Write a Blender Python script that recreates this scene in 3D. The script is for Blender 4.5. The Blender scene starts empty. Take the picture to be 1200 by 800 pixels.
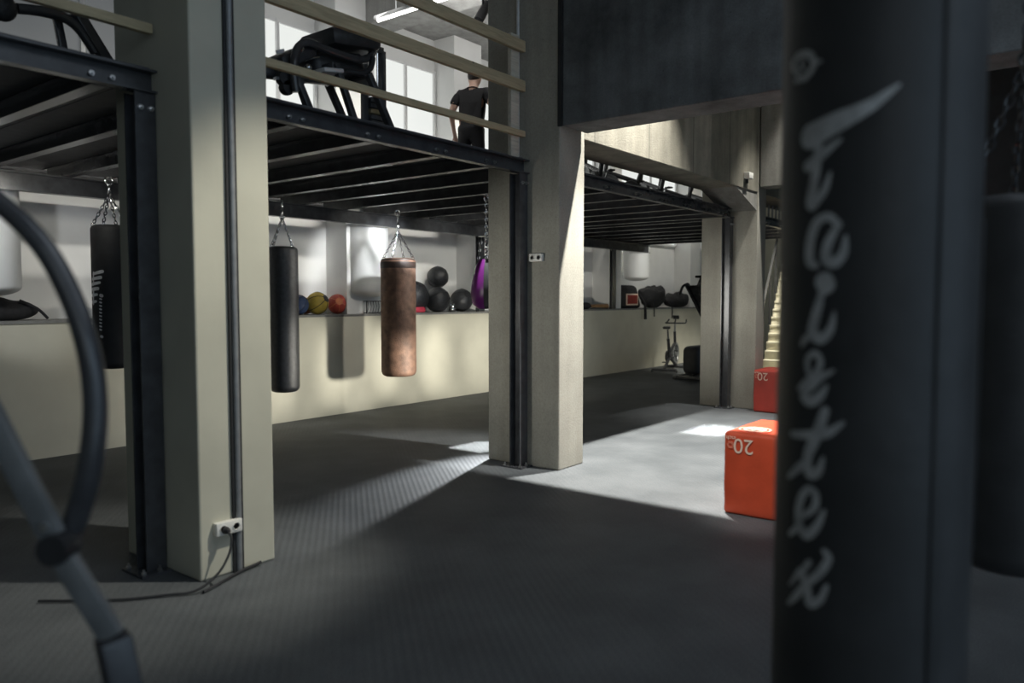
import bpy, bmesh, math, random
from mathutils import Vector, Matrix, noise
random.seed(7)
SC = bpy.context.scene
COL = SC.collection
PI = math.pi

# ------------------------------------------------------------------ camera geometry (photo measured at 1200x800)
F = 900.0
CAM = Vector((0, 0, 1.6))
PITCH = math.atan(50 / F)
YAW = math.atan(700 / math.hypot(F, 50))
_fh = Vector((math.cos(YAW), math.sin(YAW), 0))
_r = Vector((math.sin(YAW), -math.cos(YAW), 0))
_up = Vector((0, 0, 1))
FW = _fh * math.cos(PITCH) - _up * math.sin(PITCH)
CU = _fh * math.sin(PITCH) + _up * math.cos(PITCH)


def ray(px, py):
    return FW * F + _r * (px - 600) + CU * (400 - py)


def onZ(px, py, z):
    d = ray(px, py)
    return CAM + d * ((z - CAM.z) / d.z)


def onY(px, py, y):
    d = ray(px, py)
    return CAM + d * (y / d.y)


def near(px, py, dep):
    return CAM + ray(px, py) / F * dep


# ------------------------------------------------------------------ materials
MATS = {}


def new_mat(name):
    m = bpy.data.materials.new(name)
    m.use_nodes = True
    nt = m.node_tree
    b = nt.nodes['Principled BSDF']
    return m, nt, b


def nd(nt, t, **kw):
    n = nt.nodes.new(t)
    for k, v in kw.items():
        if k in n.inputs:
            n.inputs[k].default_value = v
        else:
            setattr(n, k, v)
    return n


def mix_rgb(nt, fac, a, b, mode='MIX'):
    n = nt.nodes.new('ShaderNodeMix')
    n.data_type = 'RGBA'
    n.blend_type = mode
    for sock, val in ((n.inputs[0], fac), (n.inputs[6], a), (n.inputs[7], b)):
        if hasattr(val, 'default_value') or hasattr(val, 'is_linked'):
            nt.links.new(val, sock)
        else:
            sock.default_value = val if not isinstance(val, tuple) else (*val[:3], 1)
    return n.outputs[2]


def simple(name, col, rough=.5, metal=0., var=.15, scale=14., bump=0., spec=.5, detail=4.):
    """one colour broken up by procedural wear"""
    m, nt, b = new_mat(name)
    tc = nd(nt, 'ShaderNodeTexCoord')
    nz = nd(nt, 'ShaderNodeTexNoise', Scale=scale, Detail=detail)
    nt.links.new(tc.outputs['Object'], nz.inputs['Vector'])
    lo = tuple(c * (1 - var) for c in col)
    hi = tuple(min(1, c * (1 + var)) for c in col)
    rp = nd(nt, 'ShaderNodeValToRGB')
    rp.color_ramp.elements[0].position = .3
    rp.color_ramp.elements[1].position = .7
    rp.color_ramp.elements[0].color = (*lo, 1)
    rp.color_ramp.elements[1].color = (*hi, 1)
    nt.links.new(nz.outputs[0], rp.inputs[0])
    nt.links.new(rp.outputs[0], b.inputs['Base Color'])
    b.inputs['Roughness'].default_value = rough
    b.inputs['Metallic'].default_value = metal
    b.inputs['Specular IOR Level'].default_value = spec
    if bump:
        bp = nd(nt, 'ShaderNodeBump', Strength=bump, Distance=.01)
        nz2 = nd(nt, 'ShaderNodeTexNoise', Scale=scale * 6, Detail=3.)
        nt.links.new(tc.outputs['Object'], nz2.inputs['Vector'])
        nt.links.new(nz2.outputs[0], bp.inputs['Height'])
        nt.links.new(bp.outputs[0], b.inputs['Normal'])
    MATS[name] = m
    return m


def concrete(name, col, var=.35, joint=None, joff=0., bump=.25, stain=.5):
    """cast concrete: clouds, fine grain, blow holes, run-down stains, formwork joints"""
    m, nt, b = new_mat(name)
    L = nt.links.new
    tc = nd(nt, 'ShaderNodeTexCoord')
    big = nd(nt, 'ShaderNodeTexNoise', Scale=1.3, Detail=8., Roughness=.62)
    L(tc.outputs['Object'], big.inputs['Vector'])
    r1 = nd(nt, 'ShaderNodeValToRGB')
    r1.color_ramp.elements[0].position = .32
    r1.color_ramp.elements[1].position = .68
    r1.color_ramp.elements[0].color = (*[c * (1 - var) for c in col], 1)
    r1.color_ramp.elements[1].color = (*[min(1, c * (1 + var * .6)) for c in col], 1)
    L(big.outputs[0], r1.inputs[0])
    # vertical run stains
    mp = nd(nt, 'ShaderNodeMapping')
    mp.inputs['Scale'].default_value = (7, 7, .5)
    L(tc.outputs['Object'], mp.inputs['Vector'])
    st = nd(nt, 'ShaderNodeTexNoise', Scale=1., Detail=5.)
    L(mp.outputs[0], st.inputs['Vector'])
    r2 = nd(nt, 'ShaderNodeValToRGB')
    r2.color_ramp.elements[0].position = .35
    r2.color_ramp.elements[1].position = .6
    r2.color_ramp.elements[0].color = (.55, .54, .52, 1)
    r2.color_ramp.elements[1].color = (1, 1, 1, 1)
    L(st.outputs[0], r2.inputs[0])
    c = mix_rgb(nt, stain, r1.outputs[0], r2.outputs[0], 'MULTIPLY')
    fine = nd(nt, 'ShaderNodeTexNoise', Scale=60., Detail=4.)
    L(tc.outputs['Object'], fine.inputs['Vector'])
    r3 = nd(nt, 'ShaderNodeValToRGB')
    r3.color_ramp.elements[0].position = .3
    r3.color_ramp.elements[1].position = .6
    r3.color_ramp.elements[0].color = (.75, .75, .75, 1)
    r3.color_ramp.elements[1].color = (1, 1, 1, 1)
    L(fine.outputs[0], r3.inputs[0])
    c = mix_rgb(nt, .6, c, r3.outputs[0], 'MULTIPLY')
    # blow holes
    vo = nd(nt, 'ShaderNodeTexVoronoi', Scale=9.)
    L(tc.outputs['Object'], vo.inputs['Vector'])
    hole = nd(nt, 'ShaderNodeMath', operation='LESS_THAN')
    L(vo.outputs['Distance'], hole.inputs[0])
    hole.inputs[1].default_value = .045
    c = mix_rgb(nt, hole.outputs[0], c, tuple(x * .4 for x in col))
    if joint:
        sx = nd(nt, 'ShaderNodeSeparateXYZ')
        L(tc.outputs['Object'], sx.inputs[0])
        a = nd(nt, 'ShaderNodeMath', operation='ADD')
        L(sx.outputs[joint[0]], a.inputs[0])
        a.inputs[1].default_value = joff
        w = nd(nt, 'ShaderNodeMath', operation='PINGPONG')
        L(a.outputs[0], w.inputs[0])
        w.inputs[1].default_value = joint[1] / 2
        lt = nd(nt, 'ShaderNodeMath', operation='LESS_THAN')
        L(w.outputs[0], lt.inputs[0])
        lt.inputs[1].default_value = .009
        c = mix_rgb(nt, lt.outputs[0], c, tuple(x * .3 for x in col))
    L(c, b.inputs['Base Color'])
    b.inputs['Roughness'].default_value = .85
    bp = nd(nt, 'ShaderNodeBump', Strength=bump, Distance=.01)
    L(fine.outputs[0], bp.inputs['Height'])
    L(bp.outputs[0], b.inputs['Normal'])
    MATS[name] = m
    return m


def floor_mat():
    m, nt, b = new_mat('rubber_floor')
    L = nt.links.new
    tc = nd(nt, 'ShaderNodeTexCoord')
    big = nd(nt, 'ShaderNodeTexNoise', Scale=1.6, Detail=7., Roughness=.6)
    L(tc.outputs['Object'], big.inputs['Vector'])
    r1 = nd(nt, 'ShaderNodeValToRGB')
    r1.color_ramp.elements[0].position = .35
    r1.color_ramp.elements[1].position = .7
    r1.color_ramp.elements[0].color = (.090, .099, .106, 1)
    r1.color_ramp.elements[1].color = (.142, .153, .161, 1)
    L(big.outputs[0], r1.inputs[0])
    sp = nd(nt, 'ShaderNodeTexNoise', Scale=150., Detail=2.)
    L(tc.outputs['Object'], sp.inputs['Vector'])
    r2 = nd(nt, 'ShaderNodeValToRGB')
    r2.color_ramp.elements[0].position = .35
    r2.color_ramp.elements[1].position = .72
    r2.color_ramp.elements[0].color = (.6, .6, .6, 1)
    r2.color_ramp.elements[1].color = (1.3, 1.3, 1.3, 1)
    L(sp.outputs[0], r2.inputs[0])
    c = mix_rgb(nt, 1., r1.outputs[0], r2.outputs[0], 'MULTIPLY')
    # ribs running diagonally over the rubber sheet
    mp = nd(nt, 'ShaderNodeMapping')
    mp.inputs['Rotation'].default_value = (0, 0, math.radians(40))
    L(tc.outputs['Object'], mp.inputs['Vector'])
    wv = nd(nt, 'ShaderNodeTexWave', Scale=7.0, Distortion=0.)
    wv.bands_direction = 'X'
    L(mp.outputs[0], wv.inputs['Vector'])
    ad = nd(nt, 'ShaderNodeMath', operation='MULTIPLY_ADD')
    L(sp.outputs[0], ad.inputs[0])
    ad.inputs[1].default_value = .35
    L(wv.outputs['Fac'], ad.inputs[2])
    bp = nd(nt, 'ShaderNodeBump', Strength=.28, Distance=.004)
    L(ad.outputs[0], bp.inputs['Height'])
    L(bp.outputs[0], b.inputs['Normal'])
    L(c, b.inputs['Base Color'])
    b.inputs['Roughness'].default_value = .62
    b.inputs['Specular IOR Level'].default_value = .35
    MATS['floor'] = m


def wood_mat(name, col):
    m, nt, b = new_mat(name)
    L = nt.links.new
    tc = nd(nt, 'ShaderNodeTexCoord')
    mp = nd(nt, 'ShaderNodeMapping')
    mp.inputs['Scale'].default_value = (1.2, 14, 14)
    L(tc.outputs['Object'], mp.inputs['Vector'])
    nz = nd(nt, 'ShaderNodeTexNoise', Scale=3., Detail=6., Distortion=1.2)
    L(mp.outputs[0], nz.inputs['Vector'])
    r = nd(nt, 'ShaderNodeValToRGB')
    r.color_ramp.elements[0].position = .3
    r.color_ramp.elements[1].position = .7
    r.color_ramp.elements[0].color = (*[c * .7 for c in col], 1)
    r.color_ramp.elements[1].color = (*col, 1)
    L(nz.outputs[0], r.inputs[0])
    vo = nd(nt, 'ShaderNodeTexVoronoi', Scale=3.1)
    L(tc.outputs['Object'], vo.inputs['Vector'])
    lt = nd(nt, 'ShaderNodeMath', operation='LESS_THAN')
    L(vo.outputs['Distance'], lt.inputs[0])
    lt.inputs[1].default_value = .05
    c = mix_rgb(nt, lt.outputs[0], r.outputs[0], tuple(x * .35 for x in col))
    L(c, b.inputs['Base Color'])
    b.inputs['Roughness'].default_value = .7
    MATS[name] = m


def emit(name, col, s):
    m, nt, b = new_mat(name)
    b.inputs['Base Color'].default_value = (.08, .08, .08, 1)
    b.inputs['Roughness'].default_value = .3
    b.inputs['Emission Color'].default_value = (*col, 1)
    b.inputs['Emission Strength'].default_value = s
    MATS[name] = m


concrete('concrete', (.30, .295, .27))
concrete('concrete_pier', (.40, .385, .33), var=.18, stain=.25, bump=.15)
concrete('concrete_panel', (.27, .255, .205), joint=('X', 1.12), joff=.25)
concrete('concrete_dark', (.165, .175, .18), var=.6, joint=('Y', 2.9), joff=1.2)
concrete('concrete_ceiling', (.36, .36, .35), var=.3)
simple('plaster_warm', (.62, .60, .50), .85, var=.05, scale=3., bump=.05)
simple('plaster_pier', (.54, .525, .43), .8, var=.07, scale=2.5, bump=.08)
simple('plaster_white', (.80, .80, .79), .85, var=.03, scale=3.)
simple('ledge_cap', (.22, .22, .21), .7)
floor_mat()
simple('black_steel', (.055, .057, .063), .27, .0, var=.25, scale=9., bump=.05, spec=.8)
simple('deck_board', (.08, .08, .085), .7)
simple('bolt_steel', (.6, .6, .6), .3, 1.)
simple('conduit', (.26, .27, .28), .45, .3)
simple('conduit_pale', (.62, .63, .63), .4)
simple('chrome', (.75, .76, .78), .18, 1., var=.05)
simple('black_leather', (.04, .042, .047), .36, var=.3, scale=25., bump=.35, spec=.6)
simple('brown_leather', (.20, .115, .08), .62, var=.35, scale=12., bump=.4)
simple('brown_dark', (.035, .022, .018), .45, var=.25, scale=12., bump=.3)
simple('black_vinyl', (.052, .054, .057), .5, var=.2, scale=6., bump=.12)
simple('black_matte', (.02, .021, .023), .7, var=.2)
simple('black_rubber', (.028, .029, .032), .5, var=.2, bump=.2)
simple('lettering_grey', (.62, .63, .63), .7, var=.2, scale=30.)
simple('lettering_white', (.75, .75, .76), .6)
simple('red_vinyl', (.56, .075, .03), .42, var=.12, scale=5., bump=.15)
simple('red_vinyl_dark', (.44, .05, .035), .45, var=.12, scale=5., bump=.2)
simple('print_cream', (.80, .62, .50), .6, var=.1)
simple('print_orange', (.72, .30, .20), .6, var=.1)
wood_mat('timber', (.56, .47, .30))
wood_mat('timber_pale', (.64, .60, .50))
simple('socket_white', (.80, .79, .74), .4, var=.03)
simple('ball_yellow', (.55, .40, .07), .5, var=.2, scale=8., bump=.2)
simple('ball_blue', (.05, .085, .19), .45, var=.2, scale=8., bump=.2)
simple('ball_red', (.36, .05, .035), .5, var=.25, scale=8., bump=.2)
simple('ball_orange', (.45, .14, .05), .5, var=.2, scale=8., bump=.2)
simple('purple_vinyl', (.13, .014, .15), .35, var=.2, scale=6.)
simple('crimson_vinyl', (.30, .02, .075), .4, var=.2, scale=6.)
simple('pink_foam', (.62, .06, .10), .6)
simple('steel_grey', (.22, .23, .235), .42, .2, var=.15)
simple('white_plastic', (.8, .8, .8), .4, var=.03)
simple('duct_white', (.82, .83, .83), .5, var=.03, scale=4.)
simple('stair_concrete', (.60, .57, .46), .85, var=.12, scale=6.)
simple('charcoal_wall', (.02, .022, .025), .8, var=.2)
simple('tan_wood', (.42, .24, .11), .5, var=.2)
simple('fabric_black', (.018, .018, .02), .85, var=.3, scale=20., bump=.3)
simple('patch_red', (.28, .03, .02), .6, var=.2)
simple('skin', (.62, .40, .31), .5, var=.08, scale=20.)
simple('hair', (.025, .02, .018), .6, var=.3, scale=60.)
simple('shirt_black', (.014, .014, .016), .8, var=.25, scale=12.)
simple('trouser_black', (.018, .018, .022), .8, var=.2)
simple('eye_white', (.8, .8, .8), .3, var=.02)
simple('shoe_grey', (.15, .15, .16), .6)
simple('brass_plate', (.50, .42, .26), .3, .8, var=.2)
emit('window_glow', (.97, 1.0, .96), .82)
emit('window_dim', (.90, .97, 1.0), .10)
emit('tube_glow', (1.0, .98, .93), 9.)


# ------------------------------------------------------------------ mesh builder
class MB:
    def __init__(self):
        self.bm = bmesh.new()

    def _x(self, verts, M):
        bmesh.ops.transform(self.bm, matrix=M, verts=verts)

    def box(self, c, s, bevel=0., seg=2, rot=None):
        r = bmesh.ops.create_cube(self.bm, size=1)
        vs = r['verts']
        M = Matrix.Translation(Vector(c)) @ (rot.to_4x4() if rot is not None else Matrix()) @ Matrix.Diagonal((s[0], s[1], s[2], 1))
        self._x(vs, M)
        if bevel:
            es = list({e for v in vs for e in v.link_edges})
            bmesh.ops.bevel(self.bm, geom=es, offset=bevel, segments=seg, affect='EDGES', profile=.5)
        return self

    def box2(self, a, b, bevel=0., seg=2):
        a, b = Vector(a), Vector(b)
        return self.box((a + b) / 2, [abs(x) for x in (b - a)], bevel, seg)

    def bar(self, p, q, w, h, up=Vector((0, 0, 1)), bevel=0.):
        """rectangular bar from p to q, w wide, h high along up"""
        p, q = Vector(p), Vector(q)
        d = q - p
        x = d.normalized()
        y = Vector(up).cross(x)
        if y.length < 1e-4:
            y = Vector((0, 1, 0)).cross(x)
        y.normalize()
        z = x.cross(y)
        R = Matrix((x, y, z)).transposed()
        return self.box((p + q) / 2, (d.length, w, h), bevel, 2, R)

    def tube(self, pts, rad, n=10, caps=True, closed=False, smooth=0):
        pts = [Vector(p) for p in pts]
        if smooth:
            pts = spline(pts, smooth, closed)
        rads = rad if isinstance(rad, (list, tuple)) else [rad] * len(pts)
        if len(rads) != len(pts):
            k = len(rads)
            rr = []
            for i in range(len(pts)):
                t = i / (len(pts) - 1) * (k - 1)
                j = min(int(t), k - 2)
                rr.append(rads[j] + (rads[j + 1] - rads[j]) * (t - j))
            rads = rr
        rings = []
        N = len(pts)
        nrm = None
        for i, p in enumerate(pts):
            if closed:
                t = (pts[(i + 1) % N] - pts[i - 1]).normalized()
            else:
                t = (pts[min(i + 1, N - 1)] - pts[max(i - 1, 0)]).normalized()
            if nrm is None:
                nrm = t.orthogonal().normalized()
            else:
                nrm = (nrm - t * nrm.dot(t))
                nrm = nrm.normalized() if nrm.length > 1e-6 else t.orthogonal().normalized()
            bn = t.cross(nrm)
            rings.append([self.bm.verts.new(p + (nrm * math.cos(a) + bn * math.sin(a)) * rads[i]) for a in [2 * PI * k / n for k in range(n)]])
        M = N if closed else N - 1
        for i in range(M):
            A, B = rings[i], rings[(i + 1) % N]
            for k in range(n):
                self.bm.faces.new((A[k], A[(k + 1) % n], B[(k + 1) % n], B[k]))
        if caps and not closed:
            self.bm.faces.new(list(reversed(rings[0])))
            self.bm.faces.new(rings[-1])
        return self

    def lathe(self, prof, c=(0, 0, 0), n=32, axis='Z', rot=None):
        """profile [(r,z)...] turned about Z, closed at ends if r==0"""
        c = Vector(c)
        if rot is None:
            rot = {'Z': Matrix.Identity(3), 'X': Matrix.Rotation(PI / 2, 3, 'Y'), 'Y': Matrix.Rotation(-PI / 2, 3, 'X')}[axis]
        rings = []
        for r, z in prof:
            if r < 1e-6:
                rings.append([self.bm.verts.new(c + rot @ Vector((0, 0, z)))])
            else:
                rings.append([self.bm.verts.new(c + rot @ Vector((r * math.cos(2 * PI * k / n), r * math.sin(2 * PI * k / n), z))) for k in range(n)])
        for A, B in zip(rings[:-1], rings[1:]):
            for k in range(n):
                k2 = (k + 1) % n
                if len(A) == 1 and len(B) == 1:
                    continue
                if len(A) == 1:
                    self.bm.faces.new((A[0], B[k2], B[k]))
                elif len(B) == 1:
                    self.bm.faces.new((A[k], A[k2], B[0]))
                else:
                    self.bm.faces.new((A[k], A[k2], B[k2], B[k]))
        return self

    def ball(self, c, r, sc=(1, 1, 1), n=24, rot=None):
        ret = bmesh.ops.create_uvsphere(self.bm, u_segments=n, v_segments=max(8, n * 2 // 3), radius=r)
        M = Matrix.Translation(Vector(c)) @ (rot.to_4x4() if rot is not None else Matrix()) @ Matrix.Diagonal((*sc, 1))
        self._x(ret['verts'], M)
        return self

    def torus(self, c, R, r, axis=Vector((0, 0, 1)), n=20, m=8, sc=1.):
        c = Vector(c)
        z = Vector(axis).normalized()
        x = z.orthogonal().normalized()
        y = z.cross(x)
        pts = [c + x * R * math.cos(2 * PI * k / n) + y * R * sc * math.sin(2 * PI * k / n) for k in range(n)]
        return self.tube(pts, r, m, closed=True)

    def poly(self, pts, depth_vec):
        """extruded outline"""
        dv = Vector(depth_vec)
        A = [self.bm.verts.new(Vector(p)) for p in pts]
        B = [self.bm.verts.new(Vector(p) + dv) for p in pts]
        self.bm.faces.new(A)
        self.bm.faces.new(list(reversed(B)))
        n = len(A)
        for i in range(n):
            self.bm.faces.new((A[i], B[i], B[(i + 1) % n], A[(i + 1) % n]))
        return self

    def chain(self, p, q, link=.042, r=.0042, width=.5):
        p, q = Vector(p), Vector(q)
        d = q - p
        n = max(2, int(d.length / (link * .74)))
        t = d.normalized()
        u = t.orthogonal().normalized()
        v = t.cross(u)
        for i in range(n):
            c = p + d * ((i + .5) / n)
            a = u if i % 2 else v
            pts = [c + t * (link / 2 * math.cos(2 * PI * k / 10)) + a * (link * width / 2 * math.sin(2 * PI * k / 10)) for k in range(10)]
            self.tube(pts, r, 5, closed=True)
        return self

    def build(self, name, mat, parent=None, smooth=True, loc=None):
        bmesh.ops.recalc_face_normals(self.bm, faces=self.bm.faces)
        me = bpy.data.meshes.new(name)
        if loc is not None:
            bmesh.ops.translate(self.bm, vec=-Vector(loc), verts=self.bm.verts)
        self.bm.to_mesh(me)
        self.bm.free()
        if smooth:
            for p in me.polygons:
                p.use_smooth = True
            try:
                me.set_sharp_from_angle(angle=math.radians(38))
            except Exception:
                pass
        me.materials.append(MATS[mat])
        o = bpy.data.objects.new(name, me)
        COL.objects.link(o)
        if loc is not None:
            o.location = loc
        if parent is not None:
            o.parent = parent
            if loc is None:
                pw = Vector(parent.get('_w', (0, 0, 0)))
        return o


def spline(pts, k=8, closed=False):
    """Catmull-Rom through points"""
    out = []
    n = len(pts)
    rng = range(n if closed else n - 1)
    for i in rng:
        if closed:
            a, b, c, d = pts[i - 1], pts[i], pts[(i + 1) % n], pts[(i + 2) % n]
        else:
            a, b, c, d = pts[max(i - 1, 0)], pts[i], pts[i + 1], pts[min(i + 2, n - 1)]
        for j in range(k):
            t = j / k
            out.append(.5 * ((2 * b) + (c - a) * t + (2 * a - 5 * b + 4 * c - d) * t * t + (3 * b - a - 3 * c + d) * t ** 3))
    if not closed:
        out.append(pts[-1])
    return out


def tag(o, label=None, cat=None, group=None, kind=None):
    if label:
        o['label'] = label
    if cat:
        o['category'] = cat
    if group:
        o['group'] = group
    if kind:
        o['kind'] = kind
    return o


def empty(name, loc=(0, 0, 0), rz=0.):
    o = bpy.data.objects.new(name, None)
    o.location = loc
    o.rotation_euler = (0, 0, rz)
    o.empty_display_size = .1
    COL.objects.link(o)
    return o


def thing(name, label, cat, loc=(0, 0, 0), rz=0., group=None):
    return tag(empty(name, loc, rz), label, cat, group)


def wpart(mb, name, mat, root, smooth=True):
    """part whose geometry was written in world space, under a root that sits at root.location (no rotation)"""
    bmesh.ops.translate(mb.bm, vec=-Vector(root.location), verts=mb.bm.verts)
    return mb.build(name, mat, root, smooth)


def struct(name, mb, mat, smooth=False):
    o = mb.build(name, mat, None, smooth)
    o['kind'] = 'structure'
    return o


def copy_tree(o, parent=None):
    c = o.copy()
    COL.objects.link(c)
    if parent is not None:
        c.parent = parent
    for ch in list(o.children):
        copy_tree(ch, c)
    return c


# ------------------------------------------------------------------ layout constants
YF, YB = 4.0, 4.85               # front and back of the concrete columns
YW = 8.4                         # ledge wall
YP, YN = 8.5, 8.95               # pier fronts and niche backs above the ledge
ZL = 1.385                       # ledge top
ZJ, ZD = 2.77, 2.90              # underside of joists, deck edge
CEIL = 5.85
COLS = [(2.285, 2.775), (5.86, 6.28), (10.87, 11.2)]

# ------------------------------------------------------------------ the room
struct('floor', MB().box2((-6, -9, -.2), (30, 12, 0)), 'floor')
struct('ceiling', MB().box2((-6, -9, CEIL), (30, 12, CEIL + .25)), 'concrete_ceiling')
# ledge wall and its cap
struct('wall_ledge', MB().box2((-6, YW, 0), (22, 9.3, ZL - .03)), 'plaster_warm')
struct('trim_1', MB().box2((-6, YW - .015, ZL - .03), (22, YN, ZL)), 'ledge_cap')
# back wall with piers between the window niches, full height
struct('wall_back', MB().box2((-6, YN, ZL), (22, 9.3, CEIL)), 'plaster_white')
PIERS = [(-.1, .6), (1.88, 2.54), (4.75, 5.4), (7.15, 7.8), (9.95, 10.5), (12.1, 12.75), (14.4, 14.86), (18.4, 19.0), (20.6, 21.2)]
for a, b in PIERS:
    struct('wall_pier', MB().box2((a, YP, ZL), (b, YN, 2.95)), 'plaster_white')
PIERS_UP = list(PIERS)
PIERS_UP[3], PIERS_UP[4] = (7.0, 7.7), (9.42, 10.1)
for a, b in PIERS_UP:
    struct('wall_pier', MB().box2((a, YP, 2.95), (b, YN, CEIL)), 'plaster_white')
struct('wall_far', MB().box2((22, -9, 0), (22.3, 9.3, CEIL)), 'plaster_warm')
struct('wall_hall', MB().box2((12.6, -9, 0), (12.9, 3.45, CEIL)), 'charcoal_wall')
struct('added_screen', MB().box2((7.40, -9, 0), (7.54, 1.5, CEIL)), 'charcoal_wall')  # black screen added to keep the gap between the bags dark
struct('wall_left', MB().box2((-6.3, -9, 0), (-6, 9.3, CEIL)), 'plaster_warm')

# columns (deep piers) and wall beams
for i, (a, b) in enumerate(COLS):
    top = CEIL
    struct('concrete_column', MB().box2((a, YF, 0), (b, YB, top), .012), 'plaster_pier' if i == 0 else 'concrete_pier')
ZB = 3.165
struct('concrete_beam', MB().box2((5.865, -9, ZB), (6.275, YF - .025, CEIL), .01), 'concrete_dark')
struct('concrete_beam', MB().box2((10.875, -9, ZB + .02), (11.195, YF - .02, CEIL), .01), 'concrete')
struct('concrete_beam', MB().box2((6.28, YF + .005, 3.11), (10.87, YF + .55, CEIL), .01), 'concrete_panel')
struct('concrete_beam', MB().box2((11.2, YF + .005, 3.11), (22, YF + .55, CEIL), .01), 'concrete_panel')
# haunch below the panel beam at the far column
struct('trim_2', MB().poly([(10.05, YF + .02, 3.12), (10.87, YF + .02, 3.12), (10.87, YF + .02, 2.86)], (0, .5, 0)), 'concrete')

# upstairs window panes (lit by daylight) and frames on the niche backs
wn = 0
for i in range(len(PIERS) - 1):
    x0, x1 = PIERS_UP[i][1], PIERS_UP[i + 1][0]
    wn += 1
    xm = x0 + (x1 - x0) * .60
    o = struct('window_%d' % wn, MB().box2((x0 + .06, YN - .012, 2.98), (x1 - .02, YN + .02, 5.30)), 'window_dim' if wn < 3 else 'window_glow')
    f = MB()
    for xx in (x0 + .03, xm, x1 - .03):
        f.bar((xx, YN - .02, 2.96), (xx, YN - .02, 5.34), .045, .06, up=Vector((0, 1, 0)))
    for zz in (2.96, 5.32):
        f.bar((x0 + .03, YN - .02, zz), (x1 - .03, YN - .02, zz), .045, .05)
    f.build('window_frame', 'white_plastic', o, False)
# ceiling beam upstairs
struct('trim_3', MB().box2((7.55, 4.6, CEIL - .35), (8.0, YN, CEIL)), 'concrete_ceiling')
struct('trim_4', MB().box2((12.3, 4.6, CEIL - .35), (12.75, YN, CEIL)), 'concrete_ceiling')

# ------------------------------------------------------------------ steel mezzanine, one per bay
BOLTPROF = [(0, 0), (.016, 0), (.016, .014), (.008, .014), (.008, .03), (0, .03)]


def bolt(mb, c, axis):
    rot = {'-Y': Matrix.Rotation(PI / 2, 3, 'X'), '-X': Matrix.Rotation(-PI / 2, 3, 'Y'), 'Z': Matrix.Identity(3), '-Z': Matrix.Rotation(PI, 3, 'X')}[axis]
    mb.lathe(BOLTPROF, c, 6, rot=rot)


def ibeam(mb, p, q, w, h, t=.012):
    """I section, p-q along its centre line at mid height"""
    p, q = Vector(p), Vector(q)
    up = Vector((0, 0, 1))
    mb.bar(p + up * (h / 2 - t / 2), q + up * (h / 2 - t / 2), w, t)
    mb.bar(p - up * (h / 2 - t / 2), q - up * (h / 2 - t / 2), w, t)
    mb.bar(p, q, t * .8, h - 2 * t)


def mezz(xb, x0, x1, joists, label, post_x, back_posts=()):
    """xb..x0 is the strip behind the column at the bay's left end"""
    root = thing('steel_mezzanine', label, 'mezzanine', (x0, 4.4, 0))
    # front edge channel: web with two flanges, toes towards the hall
    e = MB()
    e.box2((x0, 4.34, ZJ), (x1, 4.42, ZJ + .012))
    e.box2((x0, 4.34, ZD - .012), (x1, 4.42, ZD))
    e.box2((x0, 4.408, ZJ), (x1, 4.42, ZD))
    wpart(e, 'edge_beam', 'black_steel', root, False)
    c = MB()
    ibeam(c, (xb, 8.02, 2.685), (x1, 8.02, 2.685), .10, .17)
    wpart(c, 'carrier_beam', 'black_steel', root, False)
    wpart(MB().box2((x0 + .006, 4.421, ZD - .012), (x1 - .006, 8.49, ZD + .03)), 'deck', 'deck_board', root, False)
    if xb < x0:
        wpart(MB().box2((xb + .004, YB + .01, ZD - .012), (x0 + .002, 8.49, ZD + .03)), 'deck_infill', 'deck_board', root, False)
    for (pa, pb) in zip(PIERS[:-1], PIERS[1:]):
        if xb <= (pa[1] + pb[0]) / 2 < x1:
            wpart(MB().box2((pa[1] + .01, 8.62, ZD - .012), (pb[0] - .01, 8.78, ZD + .03)), 'band_slat', 'deck_board', root, False)  # hidden slat, added to cut the light in the niche into bands
    for px in back_posts:
        q = MB()
        q.box2((px, 8.42, ZL), (px + .15, 8.432, 2.885))
        q.box2((px, 8.478, ZL), (px + .15, 8.49, 2.885))
        q.box2((px + .07, 8.432, ZL), (px + .08, 8.478, 2.885))
        wpart(q, 'back_post', 'black_steel', root, False)
    for x in joists:
        ys = YB + .02 if x < x0 else 4.43
        j = MB()
        ibeam(j, (x, ys, ZJ + .058), (x, 8.40, ZJ + .058), .085, .116, .010)
        wpart(j, 'joist', 'black_steel', root, False)
        if x < x0:
            continue
        for dx in (-.055, .055):
            b = MB()
            bolt(b, (x + dx, 4.40, ZJ + .05), '-Y')
            wpart(b, 'bolt', 'bolt_steel', root)
    if post_x is not None:
        p = MB()
        a, b = post_x
        p.box2((a, 4.36, .015), (b, 4.372, ZJ))
        p.box2((a, 4.472, .015), (b, 4.484, ZJ))
        p.box2(((a + b) / 2 - .006, 4.372, .015), ((a + b) / 2 + .006, 4.472, ZJ))
        po = wpart(p, 'post', 'black_steel', root, False)
        pl = MB().box2((a - .06, 4.30, 0), (b, 4.54, .015))
        pl = pl.build('base_plate', 'black_steel', None, False)
        pl.parent = po
        pl.location = -Vector(root.location)
        for (bx, by) in ((a - .035, 4.33), ((a + b) / 2, 4.33), (a - .035, 4.51)):
            q = MB()
            bolt(q, (bx, by, .015), 'Z')
            q = q.build('bolt', 'bolt_steel')
            q.parent = po
            q.location = -Vector(root.location)
        for bz in (ZJ - .09,):
            q = MB()
            for dx in (-.03, .03):
                q = MB()
                bolt(q, ((a + b) / 2 + dx, 4.36, bz), '-Y')
                q = q.build('bolt', 'bolt_steel')
                q.parent = po
                q.location = -Vector(root.location)
    return root


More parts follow.
